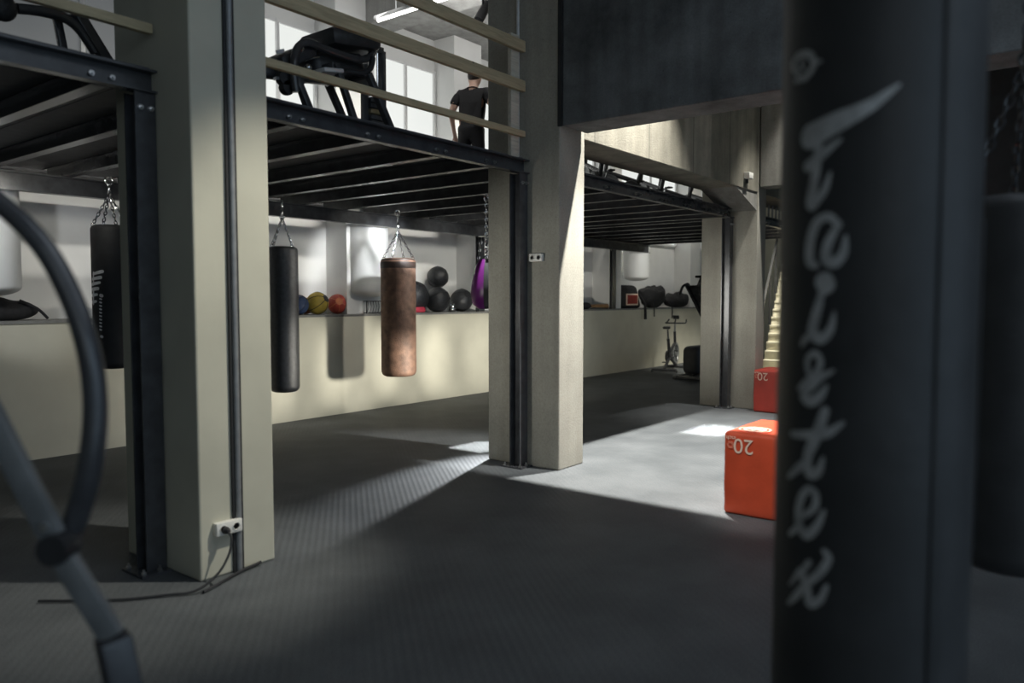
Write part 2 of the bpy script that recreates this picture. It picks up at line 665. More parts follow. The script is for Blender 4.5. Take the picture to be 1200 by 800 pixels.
mezz(-1.4, -1.4, 2.285, [-1.1, -.5, .1, .7, 1.34, 2.0], 'black steel mezzanine bay left of the pale column with the socket', (2.16, 2.279))
mezz(2.285, 2.775, 5.86, [2.62, 3.27, 3.96, 4.70, 5.34], 'black steel mezzanine bay with the timber railing and the person on it', (5.735, 5.854))
mezz(5.86, 6.28, 10.87, [6.0, 6.68, 7.38, 8.06, 8.72, 9.38, 10.04, 10.62], 'black steel mezzanine bay under the pale concrete panel beam', (10.745, 10.864), (9.93,))
mezz(10.87, 11.2, 15.2, [11.0 + .68 * k for k in range(7)], 'farthest black steel mezzanine bay above the concrete stairs', None, (14.35,))

# ------------------------------------------------------------------ timber railings
def railing(x0, x1, label, post_x=None, mat='timber'):
    t = thing('timber_railing', label, 'railing', (x0, 4.37, ZD))
    for (z, h) in ((3.125, .055), (3.56, .10), (3.92, .10)):
        m = MB()
        m.box2((x0, 4.33, z - h / 2), (x1, 4.375, z + h / 2), .004)
        wpart(m, 'rail', mat, t)
    xs = [post_x] if post_x else []
    xs += [x0 + .25] if not post_x else []
    for x in xs:
        m = MB()
        m.box2((x - .075, 4.376, ZD), (x + .04, 4.42, 4.02), .004)
        wpart(m, 'post', 'timber_pale', t)
    return t


railing(2.79, 5.78, 'three-rail timber railing along the mezzanine in front of the person', 5.70)
railing(-1.3, 2.26, 'shaded timber railing on the mezzanine left of the pale column')

# conduits
def conduit(label, pts, r, mat='conduit'):
    o = MB().tube(pts, r, 10).build('metal_conduit', mat, None, True, loc=pts[0])
    return tag(o, label, 'pipe')


conduit('grey conduit running up the front of the nearest pale column', [(2.52, 3.985, 0.0), (2.52, 3.985, 5.84)], .018)
conduit('thin grey conduit on the middle column beside the railing end', [(5.846, 4.47, 2.92), (5.846, 4.47, 5.84)], .014, 'conduit_pale')
t = tag(MB().box2((2.485, 3.985, 0), (2.499, 3.999, 5.8)).build('dark_strip', 'black_matte', None, False, loc=(2.49, 3.99, 0)), 'dark strip beside the conduit on the nearest pale column', 'strip')  # thin black strip standing for the dark line beside the conduit
t = tag(MB().box2((2.541, 3.985, 0), (2.552, 3.999, 5.8)).build('dark_strip', 'black_matte', None, False, loc=(2.546, 3.99, 0)), 'dark strip on the right of the conduit on the pale column', 'strip')
# dark joint between the middle column and the beam
struct('trim_5', MB().box2((5.852, 3.975, ZB), (5.87, 4.02, CEIL)), 'black_matte')

# ------------------------------------------------------------------ sockets
def socket(c, face, wdt, hgt, dep, label, holes=2):
    """face '-Y' or '-X'"""
    root = thing('power_socket', label, 'socket', c)
    ax = Vector((1, 0, 0)) if face == '-Y' else Vector((0, 1, 0))
    nrm = Vector((0, -1, 0)) if face == '-Y' else Vector((-1, 0, 0))
    size = (wdt, dep, hgt) if face == '-Y' else (dep, wdt, hgt)
    MB().box(nrm * dep / 2, size, .006, 2).build('housing', 'socket_white', root)
    for i in range(holes):
        off = ax * ((i - (holes - 1) / 2) * wdt / holes)
        m = MB()
        rot = Matrix.Rotation(PI / 2, 3, 'X') if face == '-Y' else Matrix.Rotation(-PI / 2, 3, 'Y')
        m.lathe([(.021, 0), (.024, .003), (.021, .004), (.018, -.0), (0, -.0)], nrm * (dep) + off, 20, rot=rot)
        m.build('outlet', 'socket_white', root)
        m = MB()
        for s in (-.008, .008):
            m.lathe([(0, .002), (.0035, .002), (.0035, 0)], nrm * dep + off + ax * s, 8, rot=rot)
        m.build('pin_holes', 'black_matte', root)
    return root


socket((2.445, 4.0, .285), '-Y', .165, .075, .045, 'white double socket low on the nearest pale column', 2)
socket((5.86, 4.25, 1.985), '-X', .15, .075, .035, 'white double socket on the side of the middle column', 2)
jb = thing('junction_box', 'small white junction box on the panel beam near the far column', 'box', (10.4, 4.005, 3.285))
MB().box((0, -.04, 0), (.15, .08, .085), .008).build('housing', 'socket_white', jb)
MB().box((0, -.02, -.07), (.03, .03, .06), .004).build('cable_entry', 'black_matte', jb)
# cable with plug
cb = thing('power_cable', 'black power cable plugged into the socket on the pale column', 'cable', (2.40, 3.93, .27))
pts = [Vector(p) for p in ((2.41, 3.92, .275), (2.40, 3.87, .25), (2.37, 3.85, .17), (2.29, 3.84, .08), (2.17, 3.86, .02), (2.05, 3.95, .012), (1.85, 4.1, .012), (1.6, 4.4, .012))]
wpart(MB().tube(pts, .007, 8, smooth=8), 'cord', 'black_rubber', cb)
wpart(MB().lathe([(0, 0), (.02, 0), (.022, .01), (.018, .035), (.009, .05), (0, .05)], (2.41, 3.957, .28), 16, rot=Matrix.Rotation(PI / 2, 3, 'X')), 'plug', 'black_rubber', cb)
pts = [Vector(p) for p in ((2.2, 3.83, .012), (2.38, 3.90, .012), (2.5, 3.95, .012), (2.62, 3.975, .016), (2.66, 3.98, .02))]
cb2 = tag(MB().tube(pts, .009, 8, smooth=8).build('floor_cable', 'black_rubber', None, True, loc=pts[0]), 'black cable lying along the foot of the nearest pale column', 'cable')

# ------------------------------------------------------------------ punching bags
def bag_profile(r, h, edge=.07):
    p = [(0, 0)]
    for k in range(7):
        a = k / 6 * PI / 2
        p.append((r - edge + edge * math.sin(a), edge - edge * math.cos(a)))
    for k in range(1, 12):
        z = edge + (h - 2 * edge) * k / 12
        p.append((r * (1 + .003 * math.sin(k * 1.7)), z))
    for k in range(7):
        a = k / 6 * PI / 2
        p.append((r - edge * .7 + edge * .7 * math.cos(a), h - edge * .7 + edge * .7 * math.sin(a)))
    p.append((0, h - .01))
    return p


def punching_bag(x, y, zb, zt, r, mat, label, hook_z, straps=4, top_mat=None, seam=True, rot=0., group=None, apex=None, metal='chrome'):
    root = thing('punching_bag', label, 'punching bag', (x, y, zb), rot, group)
    h = zt - zb
    MB().lathe(bag_profile(r, h), n=40).build('body', mat, root)
    if top_mat:
        MB().lathe([(r * 1.004, h - .13), (r * 1.014, h - .12), (r * 1.014, h - .06), (r * .96, h - .012), (r * .7, h + .006), (0, h + .004)], n=40).build('top_band', top_mat, root)
    if seam:
        m = MB()
        m.bar((r * .998, 0, .08), (r * .998, 0, h - .08), .028, .010, up=Vector((1, 0, 0)), bevel=.003)
        m.build('seam', mat, root)
    ap = apex if apex else h + min(.36, (hook_z - zt) * .62)
    for k in range(straps):
        a = 2 * PI * k / straps + PI / 4
        p = Vector((r * .88 * math.cos(a), r * .88 * math.sin(a), h - .01))
        MB().torus(p + Vector((0, 0, .012)), .022, .005, axis=Vector((-math.sin(a), math.cos(a), 0)), n=14, m=6).build('d_ring', metal, root)
        MB().chain(p + Vector((0, 0, .03)), (0, 0, ap), .05, .0052).build('chain', metal, root)
    top = hook_z - zb
    m = MB()
    m.torus((0, 0, ap + .012), .026, .007, axis=Vector((1, 0, 0)), n=16)
    m.lathe([(0, ap + .03), (.012, ap + .03), (.016, ap + .045), (.016, ap + .08), (.012, ap + .09), (0, ap + .09)], n=14)
    m.build('swivel', metal, root)
    if top - ap > .16:
        MB().chain((0, 0, ap + .09), (0, 0, top - .05), .05, .0055).build('hanging_chain', metal, root)
    m = MB()
    m.torus((0, 0, top - .035), .035, .008, axis=Vector((0, 1, 0)), n=18)
    m.lathe([(0, top - .004), (.03, top - .004), (.03, top), (0, top)], n=14)
    m.build('hook', metal, root)
    return root


def bag_at(px, py0, py1, wpx, dep):
    a, b = near(px, py0, dep), near(px, py1, dep)
    return a.x, a.y, b.z, a.z, wpx / F * dep / 2


x, y, zb, zt, r = bag_at(331, 289, 460, 35, 9.2)
punching_bag(x, y, zb, zt, r, 'black_leather', 'long black leather punching bag hanging beside the nearest pale column', ZJ, rot=.9)
x, y, zb, zt, r = bag_at(466.5, 303, 441, 41, 10.2)
punching_bag(x, y, zb, zt, r, 'brown_leather', 'worn brown leather punching bag hanging in front of the ledge', ZJ, top_mat='brown_dark', rot=-.35, seam=False)
lb = bag_at(129, 264, 432, 42, 7.4)
x, y, zb, zt, r = lb
pb = punching_bag(x, y, zb, zt, r, 'black_matte', 'black punching bag with white side lettering half hidden behind the steel post', ZJ, seam=False)


# lettering drawn as strokes on the curved skin of a bag
def wrap_strokes(root, name, strokes, cx, cy, z0, r, mat, dep_r=.0045):
    """strokes: list of (list of pixel points, list of pixel widths); projected on the cylinder by their bearing from the middle of the bag"""
    bm = bmesh.new()
    A0 = math.atan2(CAM.y - cy, CAM.x - cx)
    for pts, wd in strokes:
        P = []
        for (px, py) in pts:
            d = ray(px, py)
            # ray / cylinder
            ox, oy = CAM.x - cx, CAM.y - cy
            A = d.x * d.x + d.y * d.y
            B = 2 * (ox * d.x + oy * d.y)
            C = ox * ox + oy * oy - r * r
            disc = B * B - 4 * A * C
            if disc < 0:
                disc = 0
            t = (-B - math.sqrt(disc)) / (2 * A)
            q = CAM + d * t
            a = math.atan2(q.y - cy, q.x - cx) - A0
            a = (a + PI) % (2 * PI) - PI
            P.append(Vector((a * r, q.z, t * F)))
        P2 = spline(P, 6) if len(P) > 2 else [P[0].lerp(P[1], k / 6) for k in range(7)]
        n = len(P2)
        W = []
        for i in range(n):
            u = i / (n - 1) * (len(wd) - 1)
            j = min(int(u), len(wd) - 2)
            W.append(wd[j] + (wd[j + 1] - wd[j]) * (u - j))
        prev = None

        def vert(s, z, lift=1.):
            a = s / r + A0
            rz = root.rotation_euler.z
            return bm.verts.new(((r + dep_r * lift) * math.cos(a - rz), (r + dep_r * lift) * math.sin(a - rz), z - root.location.z))
        capn = 8
        for i in range(n):
            a = P2[max(0, i - 1)]
            b = P2[min(n - 1, i + 1)]
            d2 = Vector((b.x - a.x, b.y - a.y)).normalized()
            nn = Vector((-d2.y, d2.x))
            ww = W[i] * P2[i].z / F / 2
            v1 = vert(P2[i].x + nn.x * ww, P2[i].y + nn.y * ww)
            v2 = vert(P2[i].x, P2[i].y)
            v3 = vert(P2[i].x - nn.x * ww, P2[i].y - nn.y * ww)
            if prev:
                bm.faces.new((prev[0], prev[1], v2, v1))
                bm.faces.new((prev[1], prev[2], v3, v2))
            prev = (v1, v2, v3)
            if i in (0, n - 1):
                sgn = -1 if i == 0 else 1
                fan = [vert(P2[i].x + (nn.x * math.cos(t) + sgn * d2.x * math.sin(t)) * ww, P2[i].y + (nn.y * math.cos(t) + sgn * d2.y * math.sin(t)) * ww) for t in [PI * k / capn for k in range(capn + 1)]]
                for k in range(capn):
                    bm.faces.new((v2, fan[k], fan[k + 1]))
    me = bpy.data.meshes.new(name)
    bmesh.ops.recalc_face_normals(bm, faces=bm.faces)
    bm.to_mesh(me)
    bm.free()
    me.materials.append(MATS[mat])
    o = bpy.data.objects.new(name, me)
    COL.objects.link(o)
    o.parent = root
    return o


# side lettering of the half hidden bag
S = [([(110, 321), (120, 318)], [3, 4]), ([(109, 327), (118, 325)], [3, 4]), ([(109, 333), (117, 331)], [4, 3]), ([(110, 319), (110, 334)], [2, 2]),
     ([(109, 339), (115, 338)], [4, 4]), ([(109, 346), (114, 345)], [4, 3]), ([(110, 338), (110, 356)], [3, 3]), ([(109, 354), (113, 353)], [4, 3]),
     ([(118.5, 346), (119.5, 346.5)], [4, 4]), ([(119, 394), (120, 394.5)], [3, 3])]
S += [([(117.5, 350 + 4 * k), (119, 350.5 + 4 * k)], [2, 2]) for k in range(10)]
wrap_strokes(pb, 'lettering', S, lb[0], lb[1], 0, lb[4], 'lettering_white')

# purple tear-drop bag
root = thing('punching_bag', 'purple and black tear-drop punching bag hanging left of the middle column', 'punching bag', tuple(near(570, 362, 8.7)))
h = near(570, 303, 8.7).z - root.location.z
R = 18 / F * 8.7
prof = [(0, 0), (R * .55, .005), (R * .85, .05), (R, .16), (R * .98, .26), (R * .86, .38), (R * .66, .48), (R * .42, h - .01), (.05, h), (0, h)]
m = MB().lathe(prof, n=36)
body = m.build('body', 'black_matte', root)
# purple half-panel on the side facing left
m = MB()
na = 10
dirv = math.atan2(.42, -1.0)
rows = []
for (rr, z) in prof[1:-2]:
    rows.append([m.bm.verts.new(((rr * 1.012 + .002) * math.cos(dirv + (k / na - .5) * 1.8), (rr * 1.012 + .002) * math.sin(dirv + (k / na - .5) * 1.8), z)) for k in range(na + 1)])
for A, B in zip(rows[:-1], rows[1:]):
    for k in range(na):
        m.bm.faces.new((A[k], A[k + 1], B[k + 1], B[k]))
pp = m.build('side_panel', 'purple_vinyl', root)
pp['label'] = 'purple side panel'
ht = ZJ - root.location.z
for k in range(4):
    a = PI / 4 + k * PI / 2
    MB().chain((.09 * math.cos(a), .09 * math.sin(a), h - .01), (.05 * math.cos(a), .05 * math.sin(a), h + .24), .05, .005).build('chain', 'chrome', root)
m = MB().box((0, 0, h + .25), (.13, .13, .012), .003)
m.build('spreader_plate', 'chrome', root)
MB().chain((0, 0, h + .26), (0, 0, ht - .06), .05, .006).build('hanging_chain', 'chrome', root)
MB().torus((0, 0, ht - .04), .034, .008, axis=Vector((0, 1, 0))).lathe([(0, ht - .004), (.03, ht - .004), (.03, ht), (0, ht)], n=14).build('hook', 'chrome', root)

# big foreground bag with brush lettering
FB = near(1023, 400, 1.65)
FR = 106 / F * 1.65
_tc = (CAM - FB).normalized()
SEAM = math.atan2(_tc.y * math.cos(.56) + _r.y * math.sin(.56), _tc.x * math.cos(.56) + _r.x * math.sin(.56))
fb = punching_bag(FB.x, FB.y, .42, 2.55, FR, 'black_vinyl', 'large black punching bag with white brush lettering closest to the camera', 3.6, seam=True, rot=SEAM)
S = [
    # small emblem at the top
    ([(938, 88), (932, 76), (939, 65), (951, 64), (955, 76), (949, 88), (938, 93)], [7, 8, 8, 8, 8, 7, 6]),
    ([(945, 82), (940, 75), (946, 70)], [4, 4, 3]), ([(956, 74), (963, 72)], [6, 4]), ([(935, 95), (947, 93)], [6, 4]),
    # F
    ([(1053, 100), (1020, 124), (985, 142), (952, 160)], [4, 15, 24, 30]),
    ([(986, 164), (966, 180), (949, 195)], [4, 12, 14]), ([(961, 168), (958, 200), (952, 236), (954, 243)], [10, 12, 14, 9]), ([(956, 240), (968, 222), (974, 203)], [10, 9, 4]),
    # a
    ([(984, 264), (972, 254), (958, 262), (951, 285), (951, 306), (958, 311)], [8, 10, 12, 13, 13, 8]),
    ([(984, 262), (972, 285), (969, 302), (979, 308), (989, 296), (992, 277)], [7, 12, 13, 13, 11, 4]),
    # i
    ([(967, 330), (969, 333)], [23, 23]), ([(964, 345), (960, 349)], [10, 4]),
    ([(962, 353), (957, 372), (954, 388), (963, 397), (974, 386), (979, 366)], [10, 13, 14, 13, 10, 3]), ([(955, 389), (944, 399), (942, 404)], [9, 8, 5]),
    # r
    ([(949, 436), (948, 421), (957, 414), (963, 424), (957, 438), (946, 448), (938, 455)], [7, 8, 8, 8, 9, 9, 5]),
    ([(978, 434), (962, 442), (953, 452)], [3, 10, 10]), ([(955, 446), (944, 462), (951, 470), (962, 464), (970, 452)], [11, 12, 13, 11, 4]),
    # t
    ([(968, 481), (958, 510), (948, 535), (950, 554), (960, 552), (966, 536)], [11, 14, 13, 13, 11, 4]),
    ([(931, 508), (950, 509), (970, 507), (989, 495)], [8, 11, 12, 4]), ([(948, 540), (936, 549), (927, 558)], [10, 10, 6]),
    # e
    ([(943, 604), (956, 594), (957, 578), (948, 573), (939, 588), (938, 612), (946, 626), (958, 617), (967, 598)], [7, 9, 9, 9, 11, 12, 12, 10, 4]), ([(939, 615), (928, 625)], [9, 6]),
    # x
    ([(950, 658), (942, 672), (948, 690), (950, 706), (962, 702), (970, 686)], [7, 9, 10, 11, 9, 5]),
    ([(967, 645), (972, 654), (962, 670), (946, 684), (934, 698), (926, 706)], [6, 9, 10, 9, 9, 5]), ([(928, 684), (940, 668)], [4, 8]),
]
wrap_strokes(fb, 'lettering', S, FB.x, FB.y, 0, FR, 'lettering_grey')

# second foreground bag at the right edge
B2 = near(1191, 400, 2.66)
punching_bag(B2.x, B2.y, near(1191, 668, 2.66).z, near(1191, 232, 2.66).z, 61 / F * 2.66, 'black_vinyl', 'black punching bag on chains at the right edge of the picture', 3.4, seam=True, rot=2.6, apex=1.74, metal='black_steel')

# ------------------------------------------------------------------ plyometric boxes
def text_mesh(s, size, mat, depth=.001):
    cu = bpy.data.curves.new('txt', 'FONT')
    cu.body = s
    cu.size = size
    cu.extrude = depth
    cu.align_x = 'CENTER'
    cu.align_y = 'CENTER'
    o = bpy.data.objects.new('txt', cu)
    COL.objects.link(o)
    dg = bpy.context.evaluated_depsgraph_get()
    me = bpy.data.meshes.new_from_object(o.evaluated_get(dg))
    bpy.data.objects.remove(o)
    me.materials.clear()
    me.materials.append(MATS[mat])
    return me


def jump_box(c, size, rz, label, mat, top_logo=True, tpos=.82):
    root = thing('jump_box', label, 'jump box', c, rz)
    sx, sy, sz = size
    m = MB().box((0, 0, sz / 2), size, .028, 4)
    bmesh.ops.subdivide_edges(m.bm, edges=[e for e in m.bm.edges if e.calc_length() > .2], cuts=14, use_grid_fill=True)
    for v in m.bm.verts:       # padded faces bulge a little and wrinkle
        p = v.co
        k = (1 - min(1, abs(p.x) / (sx / 2)) ** 4) + (1 - min(1, abs(p.y) / (sy / 2)) ** 4) + (1 - min(1, abs(p.z - sz / 2) / (sz / 2)) ** 4)
        nz = noise.noise(p * 6) * .004
        d = Vector((p.x / sx, p.y / sy, (p.z - sz / 2) / sz * (1 if p.z > .04 else 0)))
        v.co += d * (.016 * max(0, k - 1) + nz)
    m.build('padded_cover', mat, root)
    xs = -sx / 2 - .0165
    for body, size_t, yy, zz, mt in (('20', .155, .745, .855, 'print_cream'), ('inch', .045, .90, .935, 'print_cream')):
        me = text_mesh(body, size_t, mt)
        o = bpy.data.objects.new('number' if body == '20' else 'unit_print', me)
        COL.objects.link(o)
        o.parent = root
        o.location = (xs, sy * (yy - .5) * 1.0, sz * zz)
        # upside down, facing -X: text x axis -> +Y, text y axis -> -Z
        o.matrix_local = Matrix.Translation(o.location) @ Matrix(((0, 0, -1, 0), (1, 0, 0, 0), (0, -1, 0, 0), (0, 0, 0, 1)))
    # hexagon logo below the unit
    m = MB()
    yc, zc = sy * (.905 - .5), sz * .85
    for rr in (.026, .017):
        pts = [Vector((xs - .001, yc + rr * math.cos(2 * PI * k / 6), zc + rr * math.sin(2 * PI * k / 6))) for k in range(6)]
        m.tube(pts, .0022, 5, closed=True)
    m.build('logo', 'print_orange', root)
    if top_logo:
        m = MB()
        zt = sz + .0135
        cc = Vector((-sx / 2 + .14, sy * (.70 - .5), zt))
        for (ra, rb) in ((.105, .118), (.060, .085)):
            A = [m.bm.verts.new(cc + Vector((ra * math.cos(t), ra * math.sin(t), 0))) for t in [2 * PI * k / 40 for k in range(40)]]
            B = [m.bm.verts.new(cc + Vector((rb * math.cos(t), rb * math.sin(t), 0))) for t in [2 * PI * k / 40 for k in range(40)]]
            for k in range(40):
                m.bm.faces.new((A[k], A[(k + 1) % 40], B[(k + 1) % 40], B[k]))
        m.box(cc, (.10, .028, .001))
        m.box(cc + Vector((.0, .0, 0)), (.028, .10, .001))
        m.build('top_logo', 'print_cream', root)
    return root


bl = onZ(847, 601, 0)
jump_box((5.45 + .38, bl.y - .30, 0), (.75, .61, .615), .0, 'large red padded jump box nearest the camera, printed number upside down', 'red_vinyl')
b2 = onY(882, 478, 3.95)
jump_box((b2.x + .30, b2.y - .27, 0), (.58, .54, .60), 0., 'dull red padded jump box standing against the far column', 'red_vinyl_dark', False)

# ------------------------------------------------------------------ things on the ledge
def med_ball(c, r, mat, label, group=None, rot=(0, 0, 0), rubber='black_rubber'):
    root = thing('medicine_ball', label, 'ball', c, 0, group)
    R = Matrix.Rotation(rot[2], 3, 'Z') @ Matrix.Rotation(rot[0], 3, 'X')
    MB().ball((0, 0, 0), r, n=32).build('ball_shell', mat, root)
    m = MB()
    for a in range(3):
        ax = R @ Vector((math.cos(a * PI / 3), math.sin(a * PI / 3), 0))
        m.torus((0, 0, 0), r * .992, r * .035, axis=ax, n=40, m=6)
    m.build('seams', rubber, root)
    m = MB().lathe([(r * .34, -.004), (r * .36, .004), (0, .006)], R @ Vector((0, 0, r * .955)), 24, rot=R)
    m.build('end_patch', rubber, root)
    return root


def ledge_ball(px, py, rpx, y, mat, label, group=None, rot=(0, 0, 0), rest=True, rubber='black_rubber'):
    p = onY(px, py, y)
    dep = (p - CAM).dot(FW)
    r = rpx / F * dep
    z = ZL + r + .003 if rest else p.z
    return med_ball((p.x, p.y, z), r, mat, label, group, rot, rubber)


ledge_ball(372, 353, 13, 8.58, 'ball_yellow', 'yellow medicine ball with black marks on the ledge', 'small medicine balls on the ledge', (1.1, 0, .4))
ledge_ball(395.5, 353.5, 11.5, 8.66, 'ball_red', 'red medicine ball at the right end of the small balls', 'small medicine balls on the ledge', (1.3, 0, -.5), True, 'ball_orange')
ledge_ball(350, 354, 11.5, 8.60, 'ball_blue', 'dark blue medicine ball beside the long black bag', 'small medicine balls on the ledge', (.7, 0, 1.), True)
ledge_ball(358, 351, 9.3, 8.83, 'ball_orange', 'orange medicine ball half hidden behind the yellow one', 'small medicine balls on the ledge', (.4, 0, .2), True, 'ball_red')
A = ledge_ball(485, 343, 18, 8.68, 'black_leather', 'black wall ball at the left of its pile, behind the brown bag', 'black wall balls on the ledge', (.5, 0, .3))
Cc = ledge_ball(512.5, 349, 14.5, 8.60, 'black_leather', 'front black wall ball with a pale rim at the foot of the pile', 'black wall balls on the ledge', (1.2, 0, .9))
ledge_ball(541, 350, 13.2, 8.66, 'black_leather', 'black wall ball apart on the right, beside the tear-drop bag', 'black wall balls on the ledge', (1., 0, -.2))
p = onY(513, 324.5, 8.77)
med_ball((p.x, p.y, p.z), 12.6 / F * (p - CAM).dot(FW), 'black_leather', 'black wall ball lying on top of the pile', 'black wall balls on the ledge', (.9, 0, 2.))
p = onY(530, 360, 8.5)
kb = thing('kettlebell', 'small steel grey kettlebell between the black wall balls', 'kettlebell', (p.x, p.y, ZL))
MB().lathe([(0, 0), (.035, 0), (.058, .025), (.062, .055), (.048, .09), (.02, .105), (0, .108)], n=24).build('bell', 'chrome', kb)
MB().tube([Vector(q) for q in ((-.03, 0, .09), (-.038, 0, .125), (-.02, 0, .15), (.02, 0, .15), (.038, 0, .125), (.03, 0, .09))], .009, 8, smooth=5).build('handle', 'chrome', kb)
p = onY(491, 362, 8.47)
tag(MB().box((0, 0, .045), (.24, .08, .09), .03, 3).build('foam_roll', 'pink_foam', None, True, loc=None), 'pinkish red foam block on the ledge right of the brown bag', 'foam block').location = (p.x, p.y, ZL)
# black wire rack
p = onY(440, 364, 8.44)
rk = thing('wire_rack', 'small black wire rack on the ledge left of the brown bag', 'rack', (p.x - .02, 8.47, ZL))
m = MB()
for x in (-.15, .15):
    for y in (-.035, .04):
        m.bar((x, y, 0), (x, y, .19), .012, .012)
for z in (.012, .18):
    for y in (-.035, .04):
        m.bar((-.15, y, z), (.15, y, z), .012, .012)
    for x in (-.15, .15):
        m.bar((x, -.035, z), (x, .04, z), .012, .012)
m.build('frame', 'black_steel', rk, False)
m = MB()
for k in range(6):
    x = -.13 + k * .05
    m.tube([Vector((x, -.035, .18)), Vector((x + .02, -.03, .10)), Vector((x - .01, -.035, .012))], .004, 6, smooth=4)
m.build('wire_mesh', 'black_steel', rk)

# round-bottomed white ducts in front of the piers
def duct(i, xa, label, z0=1.62):
    a, b = PIERS[i]
    r = .29
    cx = xa
    t = thing('ventilation_duct', label, 'duct', (cx, YP - .05, z0), 0, None)
    top = 2.74 - z0
    prof = [(0, 0)] + [(r * math.sin(k / 8 * PI / 2), .10 * (1 - math.cos(k / 8 * PI / 2))) for k in range(1, 9)] + [(r, top), (0, top)]
    MB().lathe([(rr, z) for rr, z in prof], n=40).build('body', 'duct_white', t)
    MB().lathe([(r + .002, top - .04), (r + .012, top - .038), (r + .012, top - .004), (r + .002, top - .002)], n=40).build('collar', 'duct_white', t)
    return t


duct(3, 7.50, 'white round-bottomed duct just left of the brown punching bag')
duct(1, 2.72, 'white round-bottomed duct at the left edge of the picture')
duct(6, 15.45, 'white round duct above the sports bags on the far ledge', 2.0)

# dark gear at the left end of the ledge
def lump(name, label, cat, c, size, mat, seed, rz=0., strap=None, zsq=.5):
    root = thing(name, label, cat, c, rz)
    m = MB().ball((0, 0, size[2] * .48), 1., (size[0] / 2, size[1] / 2, size[2] / 2), n=28)
    for v in m.bm.verts:
        p = v.co
        n = noise.noise(Vector((p.x * 5 + seed, p.y * 7, p.z * 7)))
        v.co += p.normalized() * n * .06 * min(size)/.2
        ax = abs(v.co.x) / (size[0] / 2)
        v.co.z = max(0.0, v.co.z)
        v.co.z *= 1 + .35 * noise.noise(Vector((v.co.x * 2.2, seed, 0)))
    m.build('body', mat, root)
    if strap:
        for s in strap:
            MB().tube([Vector(q) for q in s], .014, 6, smooth=6).build('strap', 'fabric_black', root)
    return root


p = onY(8, 374, 8.55)
lump('gym_bag', 'dark gym bag at the left end of the ledge under the white duct', 'bag', (p.x - .02, p.y, ZL), (.62, .26, .19), 'fabric_black', 1.3,
     strap=[((.1, -.1, .2), (.24, -.14, .12), (.34, -.13, .02))])

# sports bags and gear on the far ledge
def lg(px, y=8.55):
    return onY(px, 358, y)


p = lg(737)
sb = thing('backpack', 'upright black backpack with a red and white patch on the far ledge', 'bag', (p.x + .05, 8.60, ZL), -.2)
m = MB().box((0, 0, .26), (.72, .26, .52), .10, 4)
bmesh.ops.transform(m.bm, matrix=Matrix.Shear('XY', 4, (-.35, 0)), verts=m.bm.verts)
m.build('body', 'fabric_black', sb)
m = MB().box((-.02, -.135, .20), (.40, .02, .26), .008, 2)
m.build('patch_border', 'print_cream', sb)
m = MB().box((-.02, -.140, .20), (.34, .022, .20), .006, 2)
o = m.build('patch', 'patch_red', sb)
o['label'] = 'red patch with white border'
for sx, l in ((.30, .30), ):
    MB().tube([Vector(q) for q in ((sx - .05, -.1, .32), (sx + .08, -.16, .12), (sx + .06, -.20, -.02), (sx + .07, -.20, -.25))], [.03, .025, .03, .035], 8, smooth=6).build('strap', 'fabric_black', sb)
p = lg(766)
lump('duffel_bag', 'slumped black duffel bag with dangling straps on the far ledge', 'bag', (p.x, 8.58, ZL), (1.15, .34, .58), 'fabric_black', 4.2,
     strap=[((-.2, -.12, .3), (-.28, -.17, .1), (-.30, -.20, -.02), (-.29, -.20, -.20)), ((.45, -.1, .2), (.62, -.17, .06), (.64, -.20, -.03), (.64, -.20, -.26))])
p = lg(800)
lump('gym_bag', 'flat black bag at the right end of the far ledge beside the bicycle', 'bag', (p.x - .25, 8.60, ZL), (1.3, .32, .34), 'fabric_black', 7.7)
p = lg(716)
tr = thing('wooden_club', 'tan wooden club lying on the far ledge left of the backpack', 'club', (p.x - .42, 8.58, ZL))
MB().lathe([(0, -.42), (.03, -.415), (.035, -.2), (.045, .2), (.055, .40), (.045, .44), (0, .45)], (0, 0, .060), 18, rot=Matrix.Rotation(PI / 2 + .01, 3, 'Y')).build('shaft', 'tan_wood', tr)
p = lg(696)
lump('boxing_glove', 'dark boxing glove lying on the far ledge beside the column', 'glove', (p.x - .36, 8.56, ZL), (.42, .22, .16), 'fabric_black', 2.2)

